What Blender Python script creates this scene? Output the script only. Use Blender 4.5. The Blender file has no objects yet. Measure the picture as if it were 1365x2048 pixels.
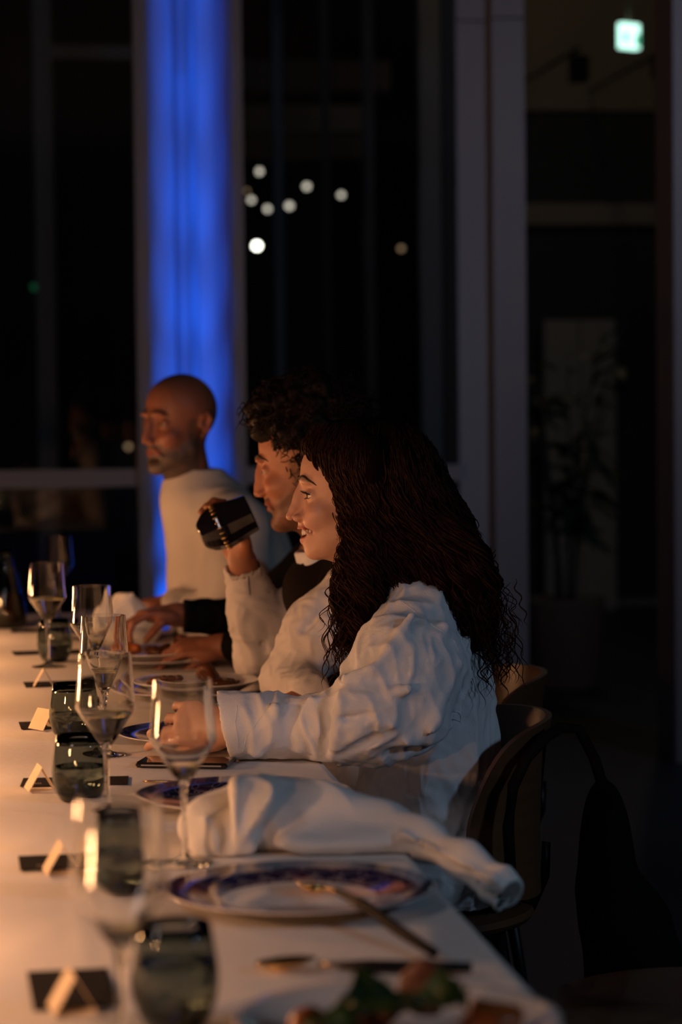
import bpy, math, random
import numpy as np
from mathutils import Vector, Matrix

random.seed(7)
RNG = np.random.RandomState(11)
SC = bpy.context.scene
COL = SC.collection
PI = math.pi

# ------------------------------------------------------------------ camera
cam_data = bpy.data.cameras.new('camera')
cam = bpy.data.objects.new('camera', cam_data)
COL.objects.link(cam)
cam_data.sensor_fit = 'VERTICAL'
cam_data.sensor_height = 36.0
cam_data.sensor_width = 24.0
cam_data.lens = 85.0
cam.matrix_world = (Matrix.Translation((0, 0, 1.323)) @ Matrix.Rotation(math.radians(-7.92), 4, 'Z')
                    @ Matrix.Rotation(math.radians(90 - 2.40), 4, 'X') @ Matrix.Rotation(math.radians(-0.6), 4, 'Z'))
cam_data.dof.use_dof = True
cam_data.dof.focus_distance = 4.12
cam_data.dof.aperture_fstop = 3.3
cam_data.clip_start = 0.05
SC.camera = cam

# ------------------------------------------------------------------ world, lights, exposure
world = bpy.data.worlds.new('night')
SC.world = world
world.use_nodes = True
bg = world.node_tree.nodes['Background']
bg.inputs[0].default_value = (0.30, 0.42, 0.75, 1)
bg.inputs[1].default_value = 0.0012

SC.view_settings.view_transform = 'Standard'
SC.view_settings.look = 'None'
SC.view_settings.gamma = 1.0
SC.view_settings.use_curve_mapping = False
SC.view_settings.exposure = 0.0
SC.cycles.use_denoising = True
SC.cycles.max_bounces = 16
SC.cycles.transparent_max_bounces = 40
SC.cycles.transmission_bounces = 16
SC.cycles.blur_glossy = 0.3
SC.cycles.sample_clamp_indirect = 4.0


def light(name, kind, loc, energy, color, **kw):
    d = bpy.data.lights.new(name, kind)
    d.energy = energy
    d.color = color
    for k, v in kw.items():
        if k not in ('aim',):
            setattr(d, k, v)
    o = bpy.data.objects.new(name, d)
    COL.objects.link(o)
    o.location = loc
    if 'aim' in kw:
        o.rotation_euler = (Vector(kw['aim']) - Vector(loc)).to_track_quat('-Z', 'Y').to_euler()
    return o


WARM = (1.0, 0.45, 0.19)
# candle lamps standing along the middle of the long table, left of the picture
CANDLES = (2.0, 2.6, 3.2, 3.8, 4.4, 5.0, 5.6, 6.2)
for y in CANDLES:
    light('candle_lamp', 'POINT', (-0.27, y, 0.92), 6.0, WARM, shadow_soft_size=0.025)
# soft pendant over the other side of the table
light('pendant_lamp', 'POINT', (-1.3, 1.9, 2.25), 17.0, (1.0, 0.84, 0.84), shadow_soft_size=0.22)
# unseen blue fill added for the shadows, behind the camera and to the right
light('shadow_fill', 'AREA', (4.4, 0.2, 3.2), 7.0, (0.50, 0.72, 1.0), shape='DISK', size=0.6, spread=math.radians(75), aim=(0.5, 3.7, 0.8))
# cool fill without a fixture, added to lift the pier and window frames
light('pier_fill', 'AREA', (3.4, 5.2, 3.25), 6.5, (0.62, 0.70, 1.0), shape='DISK', size=0.4, spread=math.radians(80), aim=(1.4, 9.5, 1.6))
# blue LED heads on the floor before the column, each throwing a narrow beam
for z in (0.55, 0.85, 1.15, 1.50, 1.90, 2.35, 2.85, 3.35):
    dd = math.hypot(1.0, z - 0.1)
    want = 7.6 * (1.25 - 0.27 * z) * (2.4 if z < 0.6 else 1.0)
    light('blue_uplight', 'SPOT', (0.735, 8.55, 0.10), 12.57 * want * dd ** 3, (0.0, 0.125, 1.0),
          spot_size=2 * math.atan(0.20 / dd), spot_blend=1.0, shadow_soft_size=0.03, aim=(0.735, 9.56, z))


# ------------------------------------------------------------------ material helpers
def new_mat(name):
    m = bpy.data.materials.new(name)
    m.use_nodes = True
    nt = m.node_tree
    nt.nodes.clear()
    out = nt.nodes.new('ShaderNodeOutputMaterial')
    return m, nt, out


def nd(nt, kind, **kw):
    n = nt.nodes.new(kind)
    for k, v in kw.items():
        if k == 'inp':
            for a, b in v.items():
                n.inputs[a].default_value = b
        else:
            setattr(n, k, v)
    return n


def c4(c):
    return (c[0], c[1], c[2], 1.0)


def mat(name, col, rough=0.6, metal=0.0, var=0.12, scale=20.0, bump=0.0, bscale=None, spec=0.5, stretch=None,
        sss=0.0, coat=0.0, col2=None, sheen=0.0):
    """principled surface whose colour wanders a little with a noise"""
    m, nt, out = new_mat(name)
    p = nd(nt, 'ShaderNodeBsdfPrincipled')
    p.inputs['Roughness'].default_value = rough
    p.inputs['Metallic'].default_value = metal
    p.inputs['Specular IOR Level'].default_value = spec
    if coat:
        p.inputs['Coat Weight'].default_value = coat
    if sss:
        p.inputs['Subsurface Weight'].default_value = sss
        p.inputs['Subsurface Radius'].default_value = (0.008, 0.003, 0.0015)
    if sheen:
        p.inputs['Sheen Weight'].default_value = sheen
    tc = nd(nt, 'ShaderNodeTexCoord')
    mp = nd(nt, 'ShaderNodeMapping')
    if stretch:
        mp.inputs['Scale'].default_value = stretch
    nt.links.new(tc.outputs['Object'], mp.inputs[0])
    nz = nd(nt, 'ShaderNodeTexNoise', inp={'Scale': scale, 'Detail': 4.0})
    nt.links.new(mp.outputs[0], nz.inputs['Vector'])
    mx = nd(nt, 'ShaderNodeMix', data_type='RGBA')
    a = col2 if col2 else tuple(max(0, c * (1 - var)) for c in col)
    b = col if col2 else tuple(min(1, c * (1 + var)) for c in col)
    mx.inputs[6].default_value = c4(a)
    mx.inputs[7].default_value = c4(b)
    nt.links.new(nz.outputs['Fac'], mx.inputs[0])
    nt.links.new(mx.outputs[2], p.inputs['Base Color'])
    if bump:
        bp = nd(nt, 'ShaderNodeBump', inp={'Strength': bump, 'Distance': 0.002})
        n2 = nd(nt, 'ShaderNodeTexNoise', inp={'Scale': bscale or scale * 4, 'Detail': 3.0})
        nt.links.new(mp.outputs[0], n2.inputs['Vector'])
        nt.links.new(n2.outputs['Fac'], bp.inputs['Height'])
        nt.links.new(bp.outputs[0], p.inputs['Normal'])
    nt.links.new(p.outputs[0], out.inputs[0])
    return m


def thin_glass(name, tint, ior=1.5, rough=0.0, gain=1.0, solid=0.0):
    """thin clear wall: straight-through light plus a Fresnel reflection"""
    m, nt, out = new_mat(name)
    t = nd(nt, 'ShaderNodeBsdfTransparent')
    t.inputs[0].default_value = c4(tint)
    g = nd(nt, 'ShaderNodeBsdfGlossy', inp={'Roughness': rough})
    g.inputs[0].default_value = (1, 1, 1, 1)
    lw = nd(nt, 'ShaderNodeLayerWeight', inp={'Blend': 0.5})
    r0 = ((ior - 1) / (ior + 1)) ** 2
    pw = nd(nt, 'ShaderNodeMath', operation='POWER')
    pw.inputs[1].default_value = 5.0
    nt.links.new(lw.outputs['Facing'], pw.inputs[0])
    mu = nd(nt, 'ShaderNodeMath', operation='MULTIPLY_ADD')
    mu.inputs[1].default_value = (1 - r0) * gain
    mu.inputs[2].default_value = r0 * gain
    mu.use_clamp = True
    nt.links.new(pw.outputs[0], mu.inputs[0])
    mx = nd(nt, 'ShaderNodeMixShader')
    nt.links.new(mu.outputs[0], mx.inputs[0])
    nt.links.new(t.outputs[0], mx.inputs[1])
    nt.links.new(g.outputs[0], mx.inputs[2])
    last = mx
    if solid:
        gl = nd(nt, 'ShaderNodeBsdfGlass', inp={'IOR': ior, 'Roughness': 0.0})
        gl.inputs[0].default_value = c4(tint)
        last = nd(nt, 'ShaderNodeMixShader')
        last.inputs[0].default_value = solid
        nt.links.new(mx.outputs[0], last.inputs[1])
        nt.links.new(gl.outputs[0], last.inputs[2])
    nt.links.new(last.outputs[0], out.inputs[0])
    return m


def solid_glass(name, col, ior, rough=0.0):
    m, nt, out = new_mat(name)
    g = nd(nt, 'ShaderNodeBsdfGlass', inp={'IOR': ior, 'Roughness': rough})
    g.inputs[0].default_value = c4(col)
    nt.links.new(g.outputs[0], out.inputs[0])
    return m


def emit(name, col, strength):
    m, nt, out = new_mat(name)
    e = nd(nt, 'ShaderNodeEmission', inp={'Strength': strength})
    e.inputs[0].default_value = c4(col)
    nt.links.new(e.outputs[0], out.inputs[0])
    return m


def skin_mat(name, base, lip, beard, ruddy):
    """skin; the red, green and blue of the 'tint' attribute mark lips, beard and flushed places"""
    m, nt, out = new_mat(name)
    p = nd(nt, 'ShaderNodeBsdfPrincipled', inp={'Roughness': 0.5})
    p.inputs['Subsurface Weight'].default_value = 0.15
    p.inputs['Subsurface Radius'].default_value = (0.006, 0.002, 0.001)
    p.inputs['Subsurface Scale'].default_value = 1.0
    at = nd(nt, 'ShaderNodeAttribute', attribute_name='tint')
    sp = nd(nt, 'ShaderNodeSeparateColor')
    nt.links.new(at.outputs['Color'], sp.inputs[0])
    tc = nd(nt, 'ShaderNodeTexCoord')
    nz = nd(nt, 'ShaderNodeTexNoise', inp={'Scale': 60.0, 'Detail': 4.0})
    nt.links.new(tc.outputs['Object'], nz.inputs['Vector'])
    m0 = nd(nt, 'ShaderNodeMix', data_type='RGBA')
    m0.inputs[6].default_value = c4(tuple(c * 0.88 for c in base))
    m0.inputs[7].default_value = c4(tuple(c * 1.1 for c in base))
    nt.links.new(nz.outputs['Fac'], m0.inputs[0])
    prev = m0
    for ch, col in ((2, ruddy), (0, lip), (1, beard)):
        mx = nd(nt, 'ShaderNodeMix', data_type='RGBA')
        mx.inputs[7].default_value = c4(col)
        nt.links.new(prev.outputs[2], mx.inputs[6])
        nt.links.new(sp.outputs[ch], mx.inputs[0])
        prev = mx
    nt.links.new(prev.outputs[2], p.inputs['Base Color'])
    bp = nd(nt, 'ShaderNodeBump', inp={'Strength': 0.15, 'Distance': 0.001})
    n2 = nd(nt, 'ShaderNodeTexNoise', inp={'Scale': 600.0, 'Detail': 2.0})
    nt.links.new(tc.outputs['Object'], n2.inputs['Vector'])
    nt.links.new(n2.outputs['Fac'], bp.inputs['Height'])
    nt.links.new(bp.outputs[0], p.inputs['Normal'])
    nt.links.new(p.outputs[0], out.inputs[0])
    return m


def plate_mat(name, hue, seed):
    """printed charger plate: scalloped blue and violet rim with white outlines, white well"""
    m, nt, out = new_mat(name)
    p = nd(nt, 'ShaderNodeBsdfPrincipled', inp={'Roughness': 0.12})
    p.inputs['Coat Weight'].default_value = 0.4
    L = nt.links.new

    def M(op, a, b=None, clamp=False):
        n = nd(nt, 'ShaderNodeMath', operation=op)
        n.use_clamp = clamp
        for i, v in enumerate((a, b)):
            if v is None:
                continue
            if isinstance(v, (int, float)):
                n.inputs[i].default_value = v
            else:
                L(v, n.inputs[i])
        return n.outputs[0]
    tc = nd(nt, 'ShaderNodeTexCoord')
    sx = nd(nt, 'ShaderNodeSeparateXYZ')
    L(tc.outputs['Object'], sx.inputs[0])
    x, y, z = sx.outputs[0], sx.outputs[1], sx.outputs[2]
    r = M('SQRT', M('ADD', M('MULTIPLY', x, x), M('MULTIPLY', y, y)))
    a = M('MULTIPLY', M('ARCTAN2', y, x), 22 / (2 * PI))

    def scallop(off, r0, w):
        u = M('SUBTRACT', M('FRACT', M('ADD', a, 50.0 + off)), 0.5)
        v = M('DIVIDE', M('SUBTRACT', r, r0), w)
        return M('SQRT', M('ADD', M('MULTIPLY', u, u), M('MULTIPLY', v, v)))
    d1 = scallop(0.0, 0.094, 0.034)
    d2 = scallop(0.5, 0.114, 0.036)
    d3 = scallop(0.0, 0.134, 0.036)

    def ring(d, rad, wid):
        return M('LESS_THAN', M('ABSOLUTE', M('SUBTRACT', d, rad)), wid)
    lines = M('MAXIMUM', M('MAXIMUM', ring(d1, 0.42, 0.028), ring(d1, 0.22, 0.035)),
              M('MAXIMUM', ring(d2, 0.5, 0.014), ring(d3, 0.5, 0.013)))
    nz = nd(nt, 'ShaderNodeTexNoise', inp={'Scale': 14.0 + seed, 'Detail': 1.0})
    L(tc.outputs['Object'], nz.inputs['Vector'])
    cr = nd(nt, 'ShaderNodeValToRGB')
    cr.color_ramp.elements[0].position = 0.35
    cr.color_ramp.elements[0].color = (0.006, 0.010, 0.10, 1)
    cr.color_ramp.elements[1].position = 0.68
    cr.color_ramp.elements[1].color = c4(hue)
    e = cr.color_ramp.elements.new(0.5)
    e.color = (0.012, 0.012, 0.055, 1)
    L(nz.outputs['Fac'], cr.inputs[0])
    m1 = nd(nt, 'ShaderNodeMix', data_type='RGBA')
    L(M('MULTIPLY', lines, 0.45), m1.inputs[0])
    L(cr.outputs[0], m1.inputs[6])
    m1.inputs[7].default_value = (0.62, 0.58, 0.62, 1)
    inner = M('LESS_THAN', r, 0.0905)
    outer = M('GREATER_THAN', r, 0.1555)
    under = M('LESS_THAN', z, 0.004)
    white = M('MAXIMUM', M('MAXIMUM', inner, outer), M('MULTIPLY', under, M('GREATER_THAN', r, 0.0905)))
    m2 = nd(nt, 'ShaderNodeMix', data_type='RGBA')
    L(white, m2.inputs[0])
    L(m1.outputs[2], m2.inputs[6])
    m2.inputs[7].default_value = (0.66, 0.63, 0.62, 1)
    L(m2.outputs[2], p.inputs['Base Color'])
    L(p.outputs[0], out.inputs[0])
    return m


def wood_mat(name, c1, c2, scale=6.0, rough=0.35):
    m, nt, out = new_mat(name)
    p = nd(nt, 'ShaderNodeBsdfPrincipled', inp={'Roughness': rough})
    tc = nd(nt, 'ShaderNodeTexCoord')
    mp = nd(nt, 'ShaderNodeMapping')
    mp.inputs['Scale'].default_value = (1, 1, 7)
    nt.links.new(tc.outputs['Object'], mp.inputs[0])
    nz = nd(nt, 'ShaderNodeTexNoise', inp={'Scale': scale, 'Detail': 6.0, 'Distortion': 0.8})
    nt.links.new(mp.outputs[0], nz.inputs['Vector'])
    mx = nd(nt, 'ShaderNodeMix', data_type='RGBA')
    mx.inputs[6].default_value = c4(c1)
    mx.inputs[7].default_value = c4(c2)
    nt.links.new(nz.outputs['Fac'], mx.inputs[0])
    nt.links.new(mx.outputs[2], p.inputs['Base Color'])
    nt.links.new(p.outputs[0], out.inputs[0])
    return m


MT = {}
MT['cloth'] = mat('tablecloth_linen', (0.78, 0.74, 0.70), 0.85, var=0.05, scale=3, bump=0.35, bscale=60)
MT['napkin'] = mat('napkin_linen', (0.80, 0.78, 0.76), 0.9, var=0.04, scale=8, bump=0.3, bscale=250)
MT['shirt'] = mat('shirt_cotton', (0.74, 0.74, 0.76), 0.85, var=0.04, scale=30, bump=0.25, bscale=300)
MT['shirt2'] = mat('shirt_poplin', (0.70, 0.66, 0.64), 0.85, var=0.04, scale=30, bump=0.2, bscale=300)
MT['sweater'] = mat('sweater_knit', (0.62, 0.58, 0.54), 0.95, var=0.05, scale=20, bump=0.5, bscale=350)
MT['black_cloth'] = mat('black_fabric', (0.006, 0.0055, 0.006), 0.95, spec=0.1, var=0.2, scale=30, bump=0.3, bscale=300)
MT['vest'] = mat('dark_vest', (0.008, 0.0045, 0.004), 0.95, spec=0.1, var=0.2, scale=30)
MT['trousers'] = mat('dark_trousers', (0.02, 0.022, 0.03), 0.9, var=0.2, scale=30)
MT['shoe'] = mat('shoe_leather', (0.015, 0.012, 0.01), 0.4, var=0.2, scale=30)
MT['skin_w'] = skin_mat('skin_fair', (0.55, 0.31, 0.22), (0.36, 0.09, 0.07), (0.1, 0.06, 0.05), (0.60, 0.28, 0.20))
MT['skin_m'] = skin_mat('skin_tan', (0.40, 0.17, 0.095), (0.30, 0.09, 0.07), (0.07, 0.035, 0.022), (0.42, 0.13, 0.08))
MT['skin_b'] = skin_mat('skin_ruddy', (0.26, 0.105, 0.065), (0.26, 0.07, 0.05), (0.075, 0.06, 0.05), (0.30, 0.09, 0.06))
MT['skin_h'] = skin_mat('skin_brown', (0.30, 0.12, 0.07), (0.36, 0.13, 0.11), (0.11, 0.10, 0.09), (0.44, 0.17, 0.12))
MT['hair_w'] = mat('hair_dark_brown', (0.022, 0.0070, 0.0024), 0.5, var=0.35, scale=40, spec=0.10)
MT['hair_root'] = mat('hair_underlayer', (0.006, 0.0025, 0.0015), 0.95, var=0.3, scale=40, spec=0.02)
MT['pipe'] = mat('pipe_paint', (0.19, 0.18, 0.20), 0.6, var=0.03, scale=3)
MT['hair_m'] = mat('hair_black', (0.008, 0.004, 0.003), 0.6, var=0.3, scale=40, spec=0.15)
MT['brow'] = mat('brow_hair', (0.03, 0.016, 0.010), 0.7, var=0.3, scale=200)
MT['eyewhite'] = mat('eye_white', (0.72, 0.68, 0.64), 0.08, var=0.03, scale=50)
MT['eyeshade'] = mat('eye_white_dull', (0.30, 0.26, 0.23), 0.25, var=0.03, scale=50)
MT['iris'] = mat('eye_iris', (0.07, 0.035, 0.015), 0.08, var=0.3, scale=200)
MT['teeth'] = mat('teeth_enamel', (0.80, 0.74, 0.66), 0.2, var=0.04, scale=50)
MT['glass'] = thin_glass('clear_glass', (0.99, 0.995, 0.99), 1.5, 0.0, 2.0, 1.0)
MT['stem'] = solid_glass('stem_glass', (0.97, 0.98, 0.97), 1.5)
MT['wine'] = solid_glass('white_wine', (0.93, 0.90, 0.76), 1.34)
MT['smoke'] = thin_glass('smoked_glass', (0.66, 0.70, 0.69), 1.5, 0.0, 1.5, 1.0)
MT['smoke_base'] = solid_glass('smoked_glass_base', (0.12, 0.14, 0.15), 1.5)
MT['water'] = solid_glass('still_water', (0.82, 0.86, 0.84), 1.33)
MT['black_glass'] = mat('black_glass', (0.006, 0.006, 0.010), 0.06, var=0.2, scale=10, spec=0.6, coat=0.5)
MT['card'] = mat('menu_black', (0.005, 0.004, 0.008), 0.85, spec=0.1, var=0.2, scale=40)
MT['card_ink'] = mat('menu_ink', (0.45, 0.36, 0.26), 0.6, var=0.05, scale=40)
MT['tent'] = mat('place_card_paper', (0.78, 0.62, 0.42), 0.8, var=0.04, scale=60)
MT['white_china'] = mat('white_china', (0.70, 0.68, 0.66), 0.15, var=0.03, scale=8, coat=0.4)
MT['gold'] = mat('brass_gold', (0.75, 0.50, 0.22), 0.22, metal=1.0, var=0.06, scale=40)
MT['handle'] = mat('black_handle', (0.016, 0.012, 0.010), 0.6, spec=0.25, var=0.2, scale=40)
MT['phone'] = mat('phone_body', (0.02, 0.016, 0.016), 0.18, var=0.1, scale=30, metal=0.3)
MT['phone_glass'] = mat('phone_glass', (0.008, 0.008, 0.01), 0.04, var=0.1, scale=30)
MT['phone_edge'] = mat('phone_edge_steel', (0.55, 0.55, 0.58), 0.2, metal=1.0, var=0.05, scale=30)
MT['chair'] = wood_mat('chair_veneer', (0.085, 0.036, 0.015), (0.15, 0.068, 0.028))
MT['metal_black'] = mat('black_metal', (0.012, 0.012, 0.014), 0.4, metal=0.6, var=0.1, scale=20)
MT['floor'] = mat('floor_dark_stone', (0.022, 0.024, 0.03), 0.55, var=0.25, scale=2.5)
MT['ceiling'] = mat('ceiling_dark', (0.05, 0.05, 0.055), 0.9, var=0.1, scale=2)
MT['column'] = mat('column_white_paint', (0.24, 0.24, 0.26), 0.6, var=0.03, scale=3)
MT['frame'] = mat('frame_grey_metal', (0.20, 0.19, 0.195), 0.5, var=0.04, scale=3)
MT['wall'] = mat('wall_plaster_taupe', (0.26, 0.22, 0.18), 0.85, var=0.08, scale=1.5)
MT['wall_dark'] = mat('wall_dark_panel', (0.03, 0.032, 0.036), 0.8, var=0.2, scale=1.5)
MT['pane'] = thin_glass('window_glass', (0.88, 0.92, 0.94), 1.5, 0.0, 1.0)
MT['beam'] = mat('beam_brown', (0.12, 0.09, 0.07), 0.8, var=0.2, scale=2)
MT['panel'] = mat('door_panel_pale', (0.30, 0.29, 0.25), 0.7, var=0.06, scale=2)
MT['pot'] = mat('planter_clay', (0.14, 0.085, 0.06), 0.8, var=0.15, scale=6)
MT['leaf'] = mat('leaf_dark_green', (0.02, 0.035, 0.018), 0.5, var=0.3, scale=12)
MT['bark'] = mat('plant_bark', (0.05, 0.035, 0.025), 0.9, var=0.3, scale=20)
MT['soil'] = mat('soil', (0.02, 0.014, 0.01), 1.0, var=0.3, scale=40)
MT['spot_glow'] = emit('spot_glow', (1.0, 0.84, 0.66), 1.5)
MT['spot_hot'] = emit('spot_hot', (1.0, 0.90, 0.74), 11.0)
MT['spot_dim'] = emit('spot_dim', (1.0, 0.62, 0.32), 0.45)
MT['green_glow'] = emit('green_glow', (0.05, 0.6, 0.25), 0.10)
MT['exit_white'] = emit('exit_sign_white', (0.55, 1.0, 0.82), 1.9)
MT['exit_green'] = emit('exit_sign_green', (0.05, 0.42, 0.24), 1.1)
MT['flame'] = emit('candle_flame', (1.0, 0.55, 0.2), 12.0)
MT['leaf_food'] = mat('salad_green', (0.022, 0.050, 0.008), 0.35, var=0.4, scale=60)
MT['meat'] = mat('roast_brown', (0.12, 0.034, 0.011), 0.6, var=0.4, scale=70, bump=0.6, bscale=150)
MT['carrot'] = mat('roast_orange', (0.34, 0.095, 0.02), 0.3, var=0.3, scale=50)
MT['sauce'] = mat('dark_sauce', (0.07, 0.028, 0.012), 0.15, var=0.3, scale=30)
MT['plate_a'] = plate_mat('plate_print_violet', (0.10, 0.025, 0.07), 0.0)
MT['plate_b'] = plate_mat('plate_print_blue', (0.02, 0.03, 0.22), 3.0)


# ------------------------------------------------------------------ objects and meshes
def tag(o, label=None, cat=None, group=None, kind=None):
    if label:
        o['label'] = label
    if cat:
        o['category'] = cat
    if group:
        o['group'] = group
    if kind:
        o['kind'] = kind
    return o


def empty(name, loc, label, cat, group=None, rz=0.0):
    o = bpy.data.objects.new(name, None)
    COL.objects.link(o)
    o.empty_display_size = 0.05
    o.location = loc
    o.rotation_euler = (0, 0, rz)
    return tag(o, label, cat, group)


def make_mesh(name, V, Fc, m=None, smooth=True):
    me = bpy.data.meshes.new(name)
    me.from_pydata([tuple(v) for v in V], [], [tuple(f) for f in Fc])
    if smooth:
        me.polygons.foreach_set('use_smooth', [True] * len(me.polygons))
    if m is not None:
        me.materials.append(m)
    me.update()
    return me


def make_quads(name, V, Q, m=None):
    me = bpy.data.meshes.new(name)
    n, q = len(V), len(Q)
    me.vertices.add(n)
    me.vertices.foreach_set('co', np.ascontiguousarray(V, dtype=np.float32).ravel())
    me.loops.add(q * 4)
    me.loops.foreach_set('vertex_index', np.ascontiguousarray(Q, dtype=np.int32).ravel())
    me.polygons.add(q)
    me.polygons.foreach_set('loop_start', np.arange(0, q * 4, 4, dtype=np.int32))
    me.polygons.foreach_set('use_smooth', np.ones(q, dtype=bool))
    me.update(calc_edges=True)
    me.validate()
    if m is not None:
        me.materials.append(m)
    return me


def obj(name, me, parent=None, world=True):
    """link a mesh; with world=True its vertices are room coordinates and are kept in place under the parent"""
    o = bpy.data.objects.new(name, me)
    COL.objects.link(o)
    if parent is not None:
        o.parent = parent
        if world:
            root = parent
            off = Vector((0, 0, 0))
            while root is not None:
                off += Vector(root.location)
                root = root.parent
            o.location = -off
    return o


class MB:
    """collects simple shapes into one mesh"""
    def __init__(s):
        s.V, s.F = [], []

    def add(s, V, Fc):
        b = len(s.V)
        s.V += [tuple(v) for v in V]
        s.F += [tuple(i + b for i in f) for f in Fc]
        return s

    def box(s, lo, hi, bev=0.0):
        x0, y0, z0 = lo
        x1, y1, z1 = hi
        if bev <= 0:
            V = [(x, y, z) for x in (x0, x1) for y in (y0, y1) for z in (z0, z1)]
            return s.add(V, [(0, 1, 3, 2), (4, 6, 7, 5), (0, 4, 5, 1), (2, 3, 7, 6), (0, 2, 6, 4), (1, 5, 7, 3)])
        b = bev
        V, Fc = [], []
        idx = {}
        for i, x in enumerate((x0, x1)):
            for j, y in enumerate((y0, y1)):
                for k, z in enumerate((z0, z1)):
                    sx, sy, sz = (b if i == 0 else -b), (b if j == 0 else -b), (b if k == 0 else -b)
                    for ax, p in enumerate(((x, y + sy, z + sz), (x + sx, y, z + sz), (x + sx, y + sy, z))):
                        idx[(i, j, k, ax)] = len(V)
                        V.append(p)
        I = lambda i, j, k, a: idx[(i, j, k, a)]
        for i in (0, 1):
            Fc.append([I(i, 0, 0, 0), I(i, 0, 1, 0), I(i, 1, 1, 0), I(i, 1, 0, 0)][::(1 if i == 0 else -1)])
            Fc.append([I(0, i, 0, 1), I(1, i, 0, 1), I(1, i, 1, 1), I(0, i, 1, 1)][::(1 if i == 0 else -1)])
            Fc.append([I(0, 0, i, 2), I(0, 1, i, 2), I(1, 1, i, 2), I(1, 0, i, 2)][::(1 if i == 0 else -1)])
        for a in (0, 1):
            for c in (0, 1):
                Fc.append([I(a, c, 0, 0), I(a, c, 1, 0), I(a, c, 1, 1), I(a, c, 0, 1)])
                Fc.append([I(a, 0, c, 0), I(a, 1, c, 0), I(a, 1, c, 2), I(a, 0, c, 2)])
                Fc.append([I(0, a, c, 1), I(1, a, c, 1), I(1, a, c, 2), I(0, a, c, 2)])
        for i in (0, 1):
            for j in (0, 1):
                for k in (0, 1):
                    Fc.append([I(i, j, k, 0), I(i, j, k, 1), I(i, j, k, 2)])
        return s.add(V, Fc)

    def lathe(s, prof, n=48, c=(0, 0, 0), closed=False):
        V, Fc = [], []
        k = len(prof)
        for i in range(n):
            a = 2 * PI * i / n
            for r, z in prof:
                V.append((c[0] + r * math.cos(a), c[1] + r * math.sin(a), c[2] + z))
        for i in range(n):
            j = (i + 1) % n
            for q in range(k - 1):
                Fc.append((i * k + q, j * k + q, j * k + q + 1, i * k + q + 1))
            if closed:
                Fc.append((i * k + k - 1, j * k + k - 1, j * k, i * k))
        return s.add(V, Fc)

    def tube(s, pts, rad, n=8, cap=True):
        pts = [Vector(p) for p in pts]
        rads = rad if isinstance(rad, (list, tuple)) else [rad] * len(pts)
        V, Fc = [], []
        up = Vector((0.13, 0.27, 1)).normalized()
        for i, p in enumerate(pts):
            t = (pts[min(i + 1, len(pts) - 1)] - pts[max(i - 1, 0)]).normalized()
            a = t.cross(up)
            if a.length < 1e-4:
                a = t.cross(Vector((1, 0, 0)))
            a.normalize()
            b = t.cross(a)
            for q in range(n):
                w = 2 * PI * q / n
                V.append(p + (a * math.cos(w) + b * math.sin(w)) * rads[i])
        for i in range(len(pts) - 1):
            for q in range(n):
                r = (q + 1) % n
                Fc.append((i * n + q, i * n + r, (i + 1) * n + r, (i + 1) * n + q))
        if cap:
            Fc.append(tuple(range(n))[::-1])
            Fc.append(tuple((len(pts) - 1) * n + q for q in range(n)))
        return s.add(V, Fc)

    def build(s, name, m, parent=None, smooth=True, world=True, sharp=None):
        me = make_mesh(name, s.V, s.F, m, smooth)
        import bmesh
        bm = bmesh.new()
        bm.from_mesh(me)
        bmesh.ops.recalc_face_normals(bm, faces=bm.faces)
        bm.to_mesh(me)
        bm.free()
        if sharp is not None:
            me.set_sharp_from_angle(angle=math.radians(sharp))
        return obj(name, me, parent, world)


def copy_tree(o, parent=None):
    c = o.copy()
    COL.objects.link(c)
    c.parent = parent
    for ch in list(o.children):
        copy_tree(ch, c)
    return c


# ------------------------------------------------------------------ distance-field sculpting
def axis(lo, hi, h, fines=()):
    out = [lo]
    while out[-1] < hi:
        p = out[-1]
        st = h
        for a, b, f in fines:
            if a - 1e-9 <= p < b:
                st = min(st, f)
            elif p < a and p + st > a:
                st = min(st, max(a - p, f))
        out.append(p + st)
    return np.array(out, dtype=np.float32)


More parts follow.
